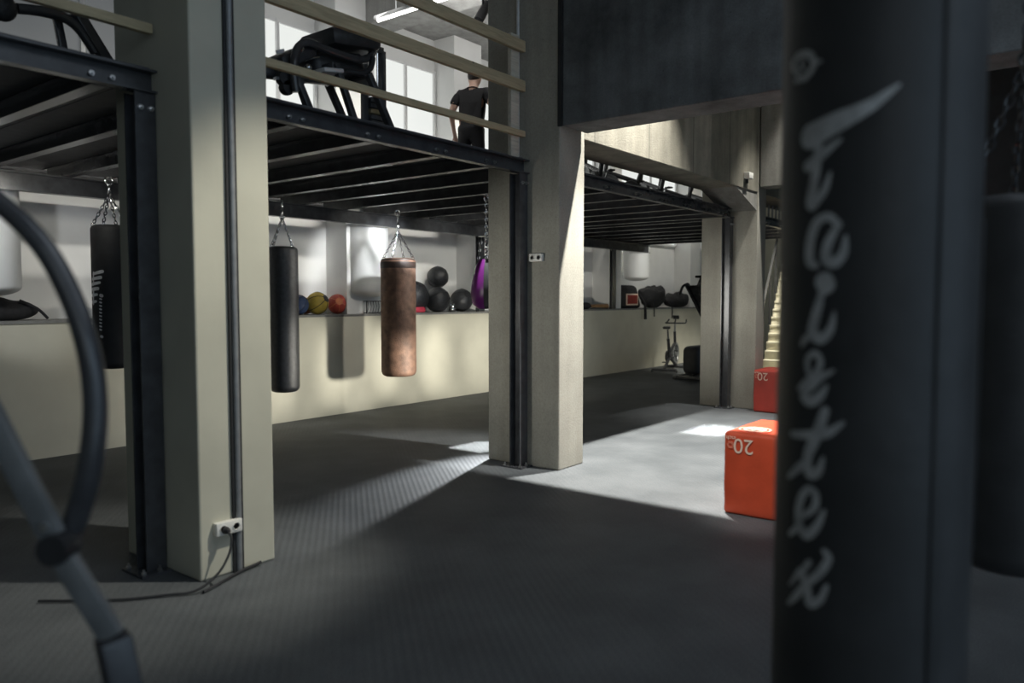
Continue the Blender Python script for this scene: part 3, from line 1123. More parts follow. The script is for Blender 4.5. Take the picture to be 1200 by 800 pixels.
# ------------------------------------------------------------------ bicycles
def spin_bike(label, loc, rz, group=None):
    t = thing('exercise_bike', label, 'exercise bike', loc, rz, group)
    # local: front = +X, floor z=0
    for (x, n) in ((-.50, 1), (.52, 2)):
        m = MB().tube([(x, -.27, .05), (x, .27, .05)], .032, 12)
        m.box((x, -.27, .025), (.07, .04, .05), .01)
        m.box((x, .27, .025), (.07, .04, .05), .01)
        m.build('floor_bar', 'black_steel', t)
    f = MB()
    f.tube([(-.50, 0, .06), (-.05, 0, .30), (.52, 0, .07)], .034, 10)
    f.tube([(-.05, 0, .28), (-.20, 0, .72)], .034, 10)
    f.tube([(-.08, 0, .42), (.40, 0, .60)], .034, 10)
    f.tube([(.50, 0, .08), (.40, 0, .60), (.36, 0, .86)], .03, 10)
    f.build('frame', 'black_steel', t)
    fw = MB().lathe([(0, -.02), (.05, -.025), (.06, -.012), (.19, -.010), (.20, -.03), (.245, -.03), (.25, 0), (.245, .03), (.20, .03), (.19, .010), (.06, .012), (.05, .025), (0, .02)], (.42, 0, .36), 36, axis='Y')
    fw.build('flywheel', 'steel_grey', t)
    MB().lathe([(0, -.03), (.12, -.03), (.13, -.02), (.13, .02), (.12, .03), (0, .03)], (0, .06, .31), 28, axis='Y').build('chain_guard', 'black_vinyl', t)
    c = MB()
    c.bar((0, .11, .31), (.10, .11, .17), .02, .03)
    c.bar((0, -.11, .31), (-.10, -.11, .45), .02, .03)
    c.tube([(0, -.12, .31), (0, .12, .31)], .018, 10)
    c.build('crank', 'chrome', t)
    for (x, y, z) in ((.10, .16, .17), (-.10, -.16, .45)):
        MB().box((x, y, z), (.10, .09, .025), .008).build('pedal', 'black_rubber', t)
    MB().tube([(-.20, 0, .70), (-.25, 0, .92)], .022, 12).build('seat_post', 'chrome', t)
    sd = MB().box((-.24, 0, .965), (.27, .17, .06), .026, 3)
    for v in sd.bm.verts:
        k = max(0, min(1, (v.co.x + .24 + .135) / .27))
        v.co.y *= 1 - .68 * k ** 1.3
    sd.build('saddle', 'black_leather', t)
    MB().tube([(.36, 0, .84), (.35, 0, 1.04)], .022, 12).build('handlebar_post', 'chrome', t)
    h = MB()
    h.tube([Vector(q) for q in ((.62, -.20, 1.12), (.50, -.22, 1.06), (.36, -.20, 1.05), (.34, 0, 1.05), (.36, .20, 1.05), (.50, .22, 1.06), (.62, .20, 1.12))], .017, 10, smooth=6)
    h.tube([(.35, 0, 1.04), (.46, 0, 1.16)], .017, 8)
    h.build('handlebar', 'black_rubber', t)
    MB().box((.47, 0, 1.18), (.03, .14, .09), .01, 2, Matrix.Rotation(-.5, 3, 'Y')).build('console', 'black_matte', t)
    return t


eb = spin_bike('dark exercise bike standing on the floor against the far ledge', (15.72, 7.72, 0), .2)
# tall incline machine next to it
im = thing('incline_trainer', 'tall black incline trainer with slanted rails beside the floor exercise bike', 'exercise machine', (14.82, 6.5, 0))
im.scale = (.95, .9, .93)
m = MB()
m.bar((-.9, -.30, .05), (.9, -.30, .05), .07, .08, bevel=.008)
m.bar((-.9, .30, .05), (.9, .30, .05), .07, .08, bevel=.008)
m.bar((-.85, -.3, .05), (-.85, .3, .05), .07, .08, bevel=.008)
m.bar((.85, -.3, .05), (.85, .3, .05), .07, .08, bevel=.008)
m.bar((.7, 0, .08), (.75, 0, 1.35), .10, .10, bevel=.01)
m.build('frame', 'black_steel', im)
m = MB()
m.bar((-.62, -.16, 2.02), (.80, -.16, .82), .07, .10, bevel=.01)
m.bar((-.62, .16, 2.02), (.80, .16, .82), .07, .10, bevel=.01)
m.bar((-.55, 0, 1.99), (.72, 0, .90), .26, .06, bevel=.01)
m.build('slanted_rail', 'black_steel', im)
for sg in (-1, 1):
    MB().tube([Vector(q) for q in ((-.62, sg * .14, 2.04), (-.74, sg * .2, 1.98), (-.80, sg * .24, 1.80))], .028, 10, smooth=6).build('handle', 'black_rubber', im)
m = MB()
m.bar((-.40, 0, 1.90), (-.18, 0, 2.16), .12, .07, bevel=.01)
m.box((-.10, 0, 2.20), (.36, .28, .05), .015, 2)
m.build('console', 'black_matte', im)
MB().tube([Vector(q) for q in ((-.95, -.34, 1.42), (-.4, -.36, 1.36), (-.1, -.36, 1.15), (.0, -.36, .8), (.1, -.35, .62))], .022, 8, smooth=8).build('swing_arm', 'black_steel', im)
m = MB().box((-.12, -.05, .42), (1.5, .40, .60), .12, 4)
m.build('drive_housing', 'black_vinyl', im)
MB().box((-.30, -.257, .50), (.34, .012, .05), .004).build('badge', 'steel_grey', im)
m = MB()
m.tube([Vector(q) for q in ((-.62, -.30, .62), (-.58, -.33, .86), (-.38, -.33, .90), (-.34, -.30, .66))], .03, 10, smooth=6)
m.build('guard_bow', 'chrome', im)
m = MB().box((-.55, -.30, 1.02), (.30, .10, .10), .03, 2)
m.build('bracket', 'white_plastic', im)

# bikes upstairs behind the panel beam
px_b = ((700, 5.7), (740, 5.75), (770, 5.8), (800, 5.95), (828, 5.85))
lab = ['exercise bike upstairs nearest the middle column, its big wheel showing', 'second exercise bike upstairs from the middle column', 'middle one of the exercise bikes in the slot above the far mezzanine edge',
       'fourth exercise bike upstairs, with the broad dark wheel', 'last exercise bike upstairs, nearest the far column']
for k, (px, y) in enumerate(px_b):
    q = onY(px, 210, y)
    if k == 0:
        b0 = spin_bike(lab[0], (q.x, y, ZD + .032), .3, 'exercise bikes on the upper floor')
        bk = b0
    else:
        bk = copy_tree(b0)
        bk.location = (q.x, y, ZD + .032)
        bk['label'] = lab[k]
    bk.rotation_euler.z = (1.0, 1.9, 1.2, 2.0, 1.3)[k]

# ------------------------------------------------------------------ exercise machine on the mezzanine
MY = 5.05


def P(px, py, y=MY):
    return onY(px, py, y)


mc = thing('exercise_machine', 'black padded lying exercise machine on the mezzanine behind the railing', 'exercise machine', (4.1, MY, ZD + .03))
zf = ZD + .03
m = MB()
for y in (4.78, 5.34):
    m.bar((3.30, y, zf + .03), (4.85, y, zf + .03), .06, .06, bevel=.008)
m.bar((3.33, 4.78, zf + .03), (3.33, 5.34, zf + .03), .06, .06, bevel=.008)
m.bar((4.80, 4.78, zf + .03), (4.80, 5.34, zf + .03), .06, .06, bevel=.008)
wpart(m, 'base_frame', 'black_steel', mc)
m = MB()
for y in (4.80, 5.30):
    a = P(437, 150, y); b = P(418, 106, y)
    m.bar((4.55, y, zf + .05), (4.28, y, 3.42), .06, .05, bevel=.008)
    m.bar((4.15, y, zf + .05), (3.95, y, 3.42), .05, .05, bevel=.008)
    m.bar((3.72, y, zf + .05), (3.55, y, 3.30), .05, .05, bevel=.008)
m.bar((3.40, 5.05, 3.28), (4.50, 5.05, 3.42), .09, .08, bevel=.012)
m.bar((4.28, 4.80, 3.42), (4.28, 5.30, 3.42), .06, .06, bevel=.008)
m.bar((3.95, 4.80, 3.40), (3.95, 5.30, 3.40), .06, .06, bevel=.008)
wpart(m, 'main_frame', 'black_steel', mc)
# tubular bow around the seat
bow = [P(347, 108, 4.8), P(344, 84, 4.8), P(346, 64, 4.8), P(352, 53, 4.82), P(362, 50, 4.82), P(380, 57, 4.85), P(402, 65, 4.85), P(422, 70, 4.85), P(434, 66, 4.88), P(440, 52, 4.95)]
wpart(MB().tube(bow, .032, 10, smooth=6), 'bow_tube', 'black_steel', mc)
bow = [P(437, 68, 4.84), P(434, 80, 4.82), P(424, 86, 4.82), P(406, 84, 4.85), P(395, 92, 4.85)]
wpart(MB().tube(bow, .024, 10, smooth=6), 'grab_handle', 'black_rubber', mc)
# big back pad
a, b = P(374, 56, 5.0), P(432, 64, 5.0)
dirx = (b - a).normalized()
m = MB().bar(a + Vector((0, .05, .07)), b + Vector((0, .05, .07)), .46, .15, bevel=.055)
wpart(m, 'back_pad', 'black_leather', mc)
a, b = P(318, 78, 5.0), P(358, 61, 5.0)
m = MB().bar(a + Vector((0, .05, 0)), b + Vector((0, .05, 0)), .40, .11, bevel=.045)
wpart(m, 'leg_pad', 'black_leather', mc)
m = MB().bar(P(321, 62, 4.84) + Vector((0, -.03, 0)), P(330, 60, 4.84) + Vector((0, -.03, 0)), .01, .025)
wpart(m, 'care_tag', 'lettering_white', mc)
m = MB()
a, b = P(352, 66, 4.95), P(372, 60, 4.95)
m.bar(a, b, .10, .03, bevel=.01)
a, b = P(351, 72, 4.93), P(370, 67, 4.93)
m.bar(a, b, .10, .02, bevel=.008)
wpart(m, 'guide_rods', 'chrome', mc)
wpart(MB().bar(P(366, 85, 4.9), P(389, 87, 4.9), .30, .035, bevel=.012), 'foot_plate', 'white_plastic', mc)
m = MB()
for (px, py, r) in ((352, 57, .03), (346, 80, .03), (361, 79, .028)):
    m.ball(P(px, py, 4.82), r, n=14)
wpart(m, 'knobs', 'chrome', mc)
m = MB().box(P(385, 80, 5.1), (.52, .34, .20), .05, 3, Matrix.Rotation(-.22, 3, 'Y'))
wpart(m, 'cam_housing', 'black_vinyl', mc)
m = MB()
for (px, py) in ((332, 92), (348, 94), (336, 103)):
    m.lathe([(0, -.03), (.05, -.03), (.055, 0), (.05, .03), (0, .03)], P(px, py, 4.86), 18, axis='Y')
wpart(m, 'rollers', 'black_rubber', mc)
m = MB()
m.bar(P(322, 92, 4.86), P(338, 93, 4.86), .04, .02)
m.bar(P(342, 97, 4.86), P(352, 93, 4.86), .04, .03)
wpart(m, 'links', 'chrome', mc)

wt = thing('weight_tower', 'dark weight stack tower with brass plates right of the lying exercise machine', 'exercise machine', (4.86, 5.55, ZD + .03))
q0, q1 = P(428, 90, 5.55), P(447, 90, 5.55)
wd = q1.x - q0.x + .02
cxm = (q0.x + q1.x) / 2 - wt.location.x
m = MB()
H1 = 1.02
for sx in (-1, 1):
    m.bar((cxm + sx * wd / 2, 0, 0), (cxm + sx * wd / 2, 0, H1), .06, .05, bevel=.006)
m.bar((cxm - wd / 2, 0, H1), (cxm + wd / 2, 0, H1), .06, .06, bevel=.006)
m.bar((cxm - wd / 2, 0, .04), (cxm + wd / 2, 0, .04), .10, .08, bevel=.006)
m.build('frame', 'black_steel', wt)
for k in range(9):
    MB().box((cxm, 0, .11 + k * .052), (wd * .72, .12, .044), .006).build('weight_plate', 'black_steel' if k % 3 else 'brass_plate', wt)
m = MB()
for sx in (-1, 1):
    m.tube([(cxm + sx * wd * .22, 0, .08), (cxm + sx * wd * .22, 0, H1 - .03)], .011, 8)
m.build('guide_rods', 'chrome', wt)
m = MB().lathe([(0, -.02), (.07, -.02), (.075, -.01), (.065, 0), (.075, .01), (.07, .02), (0, .02)], (cxm, 0, H1 + .10), 24, axis='Y')
m.bar((cxm, 0, H1), (cxm, 0, H1 + .12), .03, .05)
m.build('pulley', 'black_vinyl', wt)
m = MB()
for dx, dz in ((-.06, .16), (.05, .18), (.09, .10)):
    m.ball((cxm + dx, -.06, H1 + dz - .02), .02, n=12)
m.tube([(cxm - .06, -.06, H1 + .14), (cxm + .05, -.06, H1 + .16), (cxm + .09, -.06, H1 + .08), (cxm, 0, H1 + .10)], .012, 8)
m.build('cable_stops', 'chrome', wt)

# dark machine upstairs in the left bay: a slanted post with a round bow, seen between the rails
lm = thing('exercise_machine', 'dark machine with slanted posts on the mezzanine at the upper left', 'exercise machine', (2.0, 6.1, ZD + .03))
def PL(px, py, y):
    return onY(px, py, y)
m = MB()
zf = ZD + .035
a = PL(92, 20, 5.6)
m.bar(a + (a - PL(118, 62, 5.6)) * .15, PL(118, 62, 5.6) + (PL(118, 62, 5.6) - a) * .35, .10, .07, bevel=.01)
b = PL(66, 18, 5.7)
m.bar(b, PL(74, 58, 5.7) + (PL(74, 58, 5.7) - b) * .4, .05, .05, bevel=.008)
wpart(m, 'slanted_post', 'black_steel', lm)
pts = [PL(x, y, 5.6) for x, y in ((112, 62), (103, 48), (92, 33), (78, 22), (60, 16), (40, 12), (20, 10))]
wpart(MB().tube(pts, .035, 10, smooth=6), 'bow_tube', 'black_steel', lm)
m = MB()
pb0 = PL(118, 62, 5.6) + (PL(118, 62, 5.6) - a) * .35
m.bar((pb0.x - .9, 5.45, zf + .03), (pb0.x + .2, 5.45, zf + .03), .07, .06)
m.bar((pb0.x - .9, 5.85, zf + .03), (pb0.x + .2, 5.85, zf + .03), .07, .06)
m.bar((pb0.x, 5.45, zf + .03), (pb0.x, 5.85, zf + .03), .07, .06)
wpart(m, 'base_frame', 'black_steel', lm)
pts = [PL(x, y, 5.6) for x, y in ((20, 10), (8, 14), (2, 4))]
wpart(MB().ball(PL(2, 8, 5.6), .09, (1, .6, 1), n=18), 'roller', 'black_rubber', lm)

# ------------------------------------------------------------------ concrete stairs at the far end
s0 = near(893, 424, 15.5)
st = MB()
ux, uy = .79, .61           # stairs climb away from the hall
NS = 14
sdir = Vector((.975, .22, 0)).normalized()
sr = Vector((sdir.y, -sdir.x, 0))
base = Vector((s0.x, s0.y, 0))
prof = []
for k in range(NS):
    prof += [(k * .27, k * .172), (k * .27 , (k + 1) * .172 - .035), (k * .27 - .025, (k + 1) * .172 - .035), (k * .27 - .025, (k + 1) * .172)]
prof += [(NS * .27, NS * .172), (NS * .27, NS * .172 - .3), (.3, 0)]
A0 = base - sr * .02
pts = [A0 + sdir * a + Vector((0, 0, b)) for a, b in prof]
o = st.poly(pts, sr * 1.4).build('concrete_stairs', 'stair_concrete', None, False, loc=A0)
tag(o, kind='structure')
# handrail post and rail at their left side
hr = thing('stair_railing', 'dark steel railing on the left side of the far stairs', 'railing', tuple(A0 - sr * .05))
for k in (2, 6, 10):
    m = MB()
    m.bar(-sr * .0 + sdir * (k * .27 + .1) + Vector((0, 0, k * .172)), sdir * (k * .27 + .1) + Vector((0, 0, k * .172 + 1.1)), .04, .04)
    m.build('post', 'black_matte', hr, False)
m = MB().bar(sdir * .3 + Vector((0, 0, 1.3)), sdir * (11 * .27) + Vector((0, 0, 1.3 + 10 * .172)), .05, .05)
m.build('handrail', 'black_matte', hr, False)
# white balusters on the far mezzanine edge
rl = thing('metal_railing', 'metal railing with upright bars on the farthest mezzanine above the stairs', 'railing', (11.6, 4.38, ZD))
m = MB()
m.bar((0, 0, .42), (3.1, 0, .42), .04, .04)
m.bar((0, 0, .80), (3.1, 0, .80), .04, .04)
m.build('rails', 'black_steel', rl, False)
m = MB()
for k in range(18):
    m.bar((.1 + k * .17, 0, 0), (.1 + k * .17, 0, .80), .022, .022)
m.build('bars', 'steel_grey', rl, False)

# ------------------------------------------------------------------ foreground frame at the left edge
D = 1.75
fm = thing('exercise_machine', 'blurred black machine with a curved tube in the left foreground', 'exercise machine', tuple(onZ(60, 1180, 0)))
pts = [near(x, y, d) for x, y, d in ((-90, 200, 1.70), (-40, 212, 1.72), (0, 238, 1.74), (48, 285, 1.75), (82, 345, 1.76), (104, 410, 1.76), (112, 480, 1.77), (105, 550, 1.77), (88, 610, 1.78), (72, 640, 1.78))]
wpart(MB().tube(pts, [.024, .024, .026, .028, .028], 14, smooth=8), 'curved_tube', 'black_steel', fm)
vdir = FW
m = MB()
a, b = near(-40, 430, 1.70), near(62, 628, 1.73)
m.bar(a, b, .055, .03, up=FW, bevel=.006)
wpart(m, 'upper_arm', 'steel_grey', fm)
c = near(132, 745, 1.76)
m = MB().bar(near(76, 655, 1.735), c, .055, .03, up=FW, bevel=.006)
wpart(m, 'lower_arm', 'steel_grey', fm)
m = MB().lathe([(0, -.035), (.034, -.035), (.037, -.02), (.037, .02), (.034, .035), (0, .035)], near(70, 641, 1.74), 24, rot=Matrix((_r, CU, FW)).transposed())
wpart(m, 'pivot', 'black_rubber', fm)
m = MB().lathe([(0, -.022), (.009, -.022), (.010, -.012), (.010, 0)], near(57, 616, 1.725), 6, rot=Matrix((_r, CU, FW)).transposed())
wpart(m, 'bolt', 'bolt_steel', fm)
fl = fm.location
m = MB()
m.bar(c, Vector((c.x + .12, c.y - .02, .05)), .07, .07, bevel=.008)
m.bar((c.x + .12, c.y - .35, .035), (c.x + .12, c.y + .45, .035), .08, .07, bevel=.01)
m.bar((c.x + .12, c.y, .035), (c.x - .75, c.y + .35, .035), .08, .07, bevel=.01)
a = near(-40, 430, 1.70)
m.bar(a, (a.x - .12, a.y + .03, .035), .07, .07, bevel=.008)
m.bar((a.x - .12, a.y - .40, .035), (a.x - .12, a.y + .40, .035), .08, .07, bevel=.01)
wpart(m, 'base_frame', 'black_steel', fm)

# ------------------------------------------------------------------ lamps on the ceilings
tl = thing('track_light', 'black track spotlight on the ceiling beside the middle column', 'lamp', tuple(near(566, 14, 8.6)))
rt = Matrix.Rotation(.6, 3, 'Y')
MB().lathe([(0, -.14), (.05, -.14), (.055, -.13), (.055, .13), (.048, .14), (.045, .12), (0, .11)], n=20, rot=rt).build('lamp_head', 'black_steel', tl)
hz = CEIL - tl.location.z
MB().tube([(0, 0, .0), (0, 0, hz)], .012, 8).build('stem', 'black_steel', tl)
MB().box((0, 0, hz - .015), (.8, .04, .03), .004).build('track', 'white_plastic', tl, False)
a, b = near(441, 25, 9.0), near(500, 5, 6.8)
ll = thing('linear_lamp', 'slim lit tube lamp hanging under the upper ceiling', 'lamp', tuple(a))
d = Vector((0, -2.2, 0))
m = MB().bar((0, 0, .03), d + Vector((0, 0, .03)), .09, .04, bevel=.005)
m.build('housing', 'white_plastic', ll)
MB().tube([Vector((0, -.03, 0)), d * .985], .016, 10).build('tube', 'tube_glow', ll)
hz = CEIL - a.z
m = MB()
for f in (.15, .85):
    m.tube([d * f + Vector((0, 0, .04)), d * f + Vector((0, 0, hz))], .006, 6)
m.build('suspension', 'steel_grey', ll)

# ------------------------------------------------------------------ the person upstairs
def skin_mesh(name, verts, edges, radii, root_i, mat, parent, sub=2, post=None):
    me = bpy.data.meshes.new(name)
    me.from_pydata([Vector(v) for v in verts], edges, [])
    o = bpy.data.objects.new(name, me)
    COL.objects.link(o)
    md = o.modifiers.new('skin', 'SKIN')
    if not me.skin_vertices:
        me.skin_vertices.new()
    sv = me.skin_vertices[0].data
    for i, r in enumerate(radii):
        sv[i].radius = (r, r) if not isinstance(r, tuple) else r
        sv[i].use_root = (i == root_i)
    md.use_smooth_shade = True
    ss = o.modifiers.new('sub', 'SUBSURF')
    ss.levels = sub
    ss.render_levels = sub
    dg = bpy.context.evaluated_depsgraph_get()
    dg.update()
    m2 = bpy.data.meshes.new_from_object(o.evaluated_get(dg))
    bpy.data.objects.remove(o)
    if post:
        for v in m2.vertices:
            v.co = post(v.co.copy())
    for p in m2.polygons:
        p.use_smooth = True
    m2.materials.clear()
    m2.materials.append(MATS[mat])
    o = bpy.data.objects.new(name, m2)
    COL.objects.link(o)
    o.parent = parent
    return o


def flat(co):
    """a trunk is broader than deep"""
    if .80 < co.z < 1.47 and abs(co.y) < .24:
        k = max(0, min(1, (co.z - .80) / .10)) * max(0, min(1, (1.47 - co.z) / .05))
        sx = .02 + max(0, co.z - 1.0) * .16
        co.x = sx + (co.x - sx) * (1 - .28 * k)
    return co


pp = near(552, 165, 10.2)
pr = thing('person', 'person in a black T-shirt and dark trousers seen from behind, head bowed, behind the railing', 'person', (pp.x, pp.y, ZD + .03), math.radians(22))
V = {}
order = []


def jv(n, p, r):
    V[n] = len(order)
    order.append((p, r))


jv('pel', (0, 0, .96), .145)
jv('wai', (.015, 0, 1.10), .135)
jv('che', (.05, 0, 1.28), .155)
jv('nb', (.085, 0, 1.44), .085)
jv('ne', (.125, 0, 1.52), .056)
jv('hd', (.165, 0, 1.60), .088)
jv('ht', (.185, 0, 1.68), .075)
jv('no', (.275, 0, 1.585), .014)
for s, S_ in ((1, 'L'), (-1, 'R')):
    jv('sh' + S_, (.065, s * .175, 1.41), .062)
    if s == 1:
        jv('el' + S_, (-.02, s * .275, 1.14), .043)
        jv('wr' + S_, (.08, s * .265, .91), .029)
        hd, hs = Vector((.12, s * .258, .83)), Vector((.3, -.05, -.95))
    else:
        jv('el' + S_, (-.03, s * .315, 1.17), .043)
        jv('wr' + S_, (.17, s * .235, 1.04), .029)
        hd, hs = Vector((.245, s * .185, 1.02)), Vector((.8, .45, -.25))
    hs = hs.normalized()
    jv('pa' + S_, tuple(hd), .032)
    side = hs.cross(Vector((0, 0, 1)) if abs(hs.z) < .7 else Vector((0, 1, 0))).normalized()
    other = hs.cross(side).normalized()
    for fi, (off, ln) in enumerate(((-.027, .070), (-.009, .082), (.010, .076), (.027, .060))):
        b0 = hd + other * off * .8 + hs * .03
        b1 = b0 + hs * ln * .5 + other * off * .2
        b2 = b1 + hs * ln * .42 + side * .018
        jv('f%s%da' % (S_, fi), tuple(b0), .0095)
        jv('f%s%db' % (S_, fi), tuple(b1), .0088)
        jv('f%s%dc' % (S_, fi), tuple(b2), .0078)
    t0 = hd - other * .028 - hs * .012
    jv('t%sa' % S_, tuple(t0), .011)
    jv('t%sb' % S_, tuple(t0 - other * .022 + hs * .035 + side * .008), .0095)
    jv('ea' + S_, (.155, s * .088, 1.595), .018)
    jv('hi' + S_, (0, s * .095, .88), .092)
    jv('kn' + S_, (.03, s * .105, .49), .058)
    jv('ca' + S_, (-.005, s * .108, .34), .056)
    jv('an' + S_, (-.02, s * .11, .10), .038)
    jv('to' + S_, (.12, s * .125, .045), .036)
E_ = [('pel', 'wai'), ('wai', 'che'), ('che', 'nb'), ('nb', 'ne'), ('ne', 'hd'), ('hd', 'ht'), ('hd', 'no')]
for S_ in 'LR':
    E_ += [('che', 'sh' + S_), ('sh' + S_, 'el' + S_), ('el' + S_, 'wr' + S_), ('wr' + S_, 'pa' + S_), ('pa' + S_, 't%sa' % S_), ('t%sa' % S_, 't%sb' % S_), ('hd', 'ea' + S_),
           ('pel', 'hi' + S_), ('hi' + S_, 'kn' + S_), ('kn' + S_, 'ca' + S_), ('ca' + S_, 'an' + S_), ('an' + S_, 'to' + S_)]
    for fi in range(4):
        E_ += [('pa' + S_, 'f%s%da' % (S_, fi)), ('f%s%da' % (S_, fi), 'f%s%db' % (S_, fi)), ('f%s%db' % (S_, fi), 'f%s%dc' % (S_, fi))]
skin_mesh('body', [p for p, r in order], [(V[a], V[b]) for a, b in E_], [r for p, r in order], 0, 'skin', pr, 2, flat)
# T-shirt
sv = [((-.005, 0, .86), .178), ((.015, 0, 1.06), .170), ((.05, 0, 1.27), .184), ((.08, 0, 1.41), .130), ((.10, 0, 1.478), .080)]
se = [(0, 1), (1, 2), (2, 3), (3, 4)]
sv += [((.065, .18, 1.405), .080), ((.02, .235, 1.275), .068), ((.008, .25, 1.235), .066), ((.065, -.18, 1.405), .080), ((.02, -.255, 1.285), .068), ((.005, -.275, 1.245), .066)]
se += [(2, 5), (5, 6), (6, 7), (2, 8), (8, 9), (9, 10)]
skin_mesh('t_shirt', [p for p, r in sv], se, [r for p, r in sv], 1, 'shirt_black', pr, 2, flat)
tv = [((0, 0, 1.0), .160), ((0, 0, .90), .155)]
te = [(0, 1)]
for s in (1, -1):
    i = len(tv)
    tv += [((.0, s * .095, .84), .108), ((.03, s * .108, .49), .078), ((0, s * .11, .30), .074), ((-.02, s * .112, .13), .066)]
    te += [(1, i), (i, i + 1), (i + 1, i + 2), (i + 2, i + 3)]
skin_mesh('trousers', [p for p, r in tv], te, [r for p, r in tv], 0, 'trouser_black', pr, 2)
for s in (1, -1):
    m = MB().box((.045, s * .12, .045), (.29, .105, .09), .035, 3)
    m.build('shoe', 'shoe_grey', pr)
hm = MB().ball((.155, 0, 1.655), .104, (1.0, .90, 1.0), n=24)
bmesh.ops.delete(hm.bm, geom=[v for v in hm.bm.verts if v.co.z < 1.60 - (v.co.x - .155) * -.55 or v.co.x > .235], context='VERTS')
hm.build('hair', 'hair', pr)
m = MB()
for s in (1, -1):
    m.ball((.248, s * .033, 1.615), .012, n=10)
m.build('eyes', 'eye_white', pr)

# ------------------------------------------------------------------ light
wld = bpy.data.worlds.new('gym_world')
SC.world = wld
wld.use_nodes = True
bg = wld.node_tree.nodes['Background']
bg.inputs[0].default_value = (.60, .80, 1.0, 1)
bg.inputs[1].default_value = WORLD = .75


def look(o, target):
    d = Vector(target) - o.location
    o.rotation_euler = d.to_track_quat('-Z', 'Y').to_euler()


def spot(name, loc, tgt, power, size_deg, blend, radius, col=(1, .96, .88)):
    l = bpy.data.lights.new(name, 'SPOT')
    l.energy = power
    l.spot_size = math.radians(size_deg)
    l.spot_blend = blend
    l.shadow_soft_size = radius
    l.color = col
    o = bpy.data.objects.new(name, l)
    COL.objects.link(o)
    o.location = loc
    look(o, tgt)
    return o


def area(name, loc, tgt, sx, sy, power, col=(1, .97, .92), spread=180.):
    l = bpy.data.lights.new(name, 'AREA')
    l.shape = 'RECTANGLE'
    l.size = sx
    l.size_y = sy
    l.energy = power
    l.color = col
    l.spread = math.radians(spread)
    o = bpy.data.objects.new(name, l)
    COL.objects.link(o)
    o.location = loc
    look(o, tgt)
    return o


# hall spots
spot('spot_hall_bay', (6.98, 3.6, 5.6), (7.2, 3.4, 0), 5200, 70, .75, .05, (1, .97, .90))
spot('spot_column_near', (4.2, 1.6, 5.0), (2.45, 4.0, 1.0), 760, 33, .8, .06, (1, .96, .84))
spot('spot_column_mid', (6.88, .7, 5.3), (6.12, 4.0, 1.5), 2150, 24, .7, .05, (1, .98, .92))
# row of low floods standing behind the middle column, under the mezzanine
for x, pw in ((3.7, 110), (5.2, 240), (6.3, 240), (7.3, 240), (8.3, 270), (9.4, 400), (10.9, 400), (13.5, 330)):
    spot('flood_ledge', (7.45, 5.35, .75), (x, 8.4, .66), pw, 34, .8, .08, (1, .96, .84))
spot('flood_floor', (7.40, 5.37, .9), (5.1, 4.66, 0), 850, 27, .9, .05, (.95, .98, 1))
# unseen fill added to brighten the side of the middle column
spot('fill_bay', (3.5, 5.25, 1.5), (5.86, 4.45, 1.35), 68, 75, .9, .15, (1, .98, .9))
# soft fill added behind the camera for the column sides and bags
area('front_fill', (-3.5, -3.0, 3.2), (2, 3, 1.2), 3, 3, 16, (.86, .93, 1.0))
# broad fill added overhead to lift the dark hall floor
area('hall_fill', (3.0, -1.6, 5.75), (3.0, -1.59, 0), 4.5, 4.5, 80, (.78, .88, 1.0))
# narrow unseen lights added to throw the two bright patches on the floor
area('patch_light_hall', (8.85, 3.85, 5.6), (8.85, 3.85, 0), .75, .62, 14, (1, 1, .97), 2.5)
area('patch_light_deck', (6.45, 5.33, 2.6), (6.45, 5.33, 0),   .80, .46, 6, (1, 1, .97), 2.5)
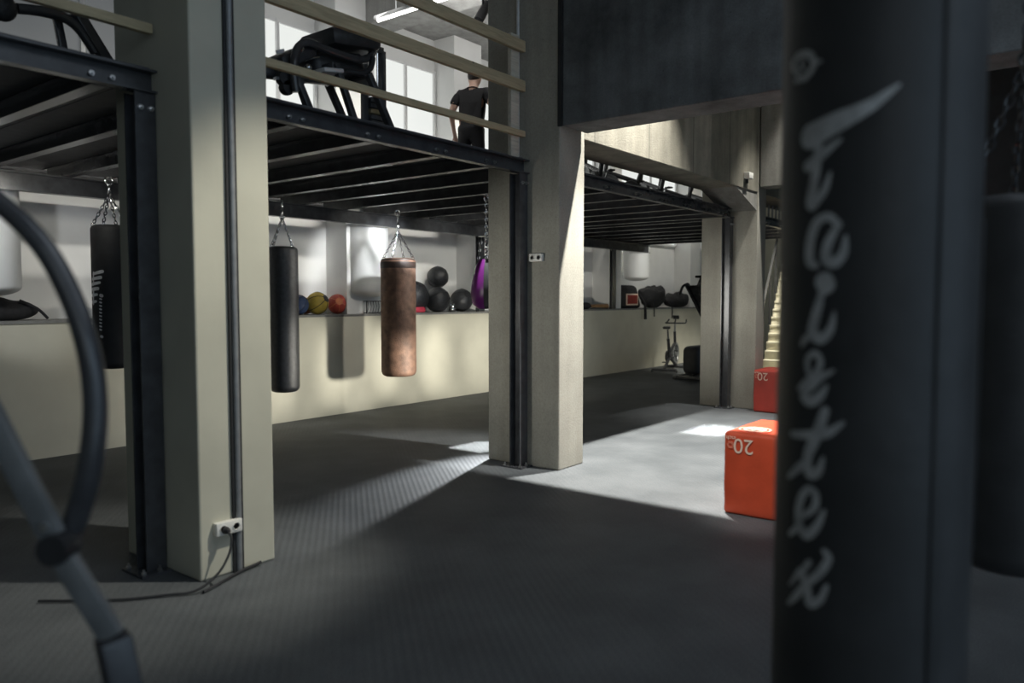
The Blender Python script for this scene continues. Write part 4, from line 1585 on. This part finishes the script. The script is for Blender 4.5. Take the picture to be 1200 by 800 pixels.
# upper floor
for k in range(5):
    a = 3.0 + 3.6 * k
    area('strip_upper_%d' % k, (a, 7.4, 5.5), (a, 8.95, 2.6), 3.2, .08, 14 if k == 0 else (25 if k < 3 else 9), (1, .97, .88), 60)
area('fill_upper', (8.5, 6.6, 5.2), (8.5, 8.9, 3.5), 8, .6, 26, (1, .99, .96))
area('ceiling_fill', (8.8, 6.6, 4.9), (8.8, 6.8, 5.9), 6, .5, 40, (1, .99, .96))  # added fill that brightens the upper ceiling
spot('duct_fill', (7.03, 6.5, 2.56), (7.52, 8.2, 2.05), 150, 50, .5, .06, (.97, .99, 1))  # unseen spots under the deck, added to whiten the ducts
spot('duct_fill', (1.7, 6.9, 2.56), (2.6, 8.2, 2.1), 60, 50, .35, .06, (.97, .99, 1))
spot('duct_fill', (14.6, 6.9, 2.56), (15.45, 8.2, 2.3), 40, 42, .35, .06, (1, .98, .9))
# unseen spot added to brighten the side of the near box
spot('box_fill', (1.2, 1.5, 4.8), (5.5, 1.95, .35), 700, 13, .8, .05, (1, .96, .9))
for x in (2.95, 4.3, 5.65, 7.0, 8.4, 9.7):
    spot('niche_fill', (x, 6.85, 2.74), (x + .4, 8.95, 1.95), (8 if x < 6 else 34) if x > 4 else 22, 80, 1., .08, (1, .97, .86))  # hidden spots added among the joists to lift the niches
spot('bag_fill', (8.3, 5.6, 2.45), (7.15, 7.5, 1.3), 110, 40, .8, .06, (1, .96, .88))  # unseen pair of spots added to brighten the hanging bags
spot('bag_fill', (8.3, 5.6, 2.45), (5.6, 7.8, 1.4), 150, 34, .8, .06, (1, .96, .88))
spot('spot_far_box', (10.5, 2.9, 5.6), (10.7, 3.6, .5), 750, 48, .8, .06, (1, .97, .9))
spot('fill_far_bay', (8.6, 5.3, 1.5), (10.87, 4.45, 1.5), 95, 60, .9, .55, (1, .98, .92))  # added fill for the side of the far column
# unseen spot added to brighten the stairs
spot('stair_fill', (15.5, 5.0, 4.9), (17.0, 5.4, .9), 1500, 70, .6, .2, (1, .95, .80))

# ------------------------------------------------------------------ camera
cd = bpy.data.cameras.new('camera')
cd.sensor_width = 36
cd.lens = 27
cd.clip_start = .05
cd.dof.use_dof = True
cd.dof.focus_distance = 8.2
cd.dof.aperture_fstop = 1.3
cam = bpy.data.objects.new('camera', cd)
COL.objects.link(cam)
cam.location = CAM
cam.rotation_euler = Matrix((_r, CU, -FW)).transposed().to_euler()
SC.camera = cam
SC.view_settings.view_transform = 'Standard'
SC.view_settings.look = 'None'
SC.view_settings.exposure = 0
SC.view_settings.gamma = 1
SC.view_settings.use_curve_mapping = False
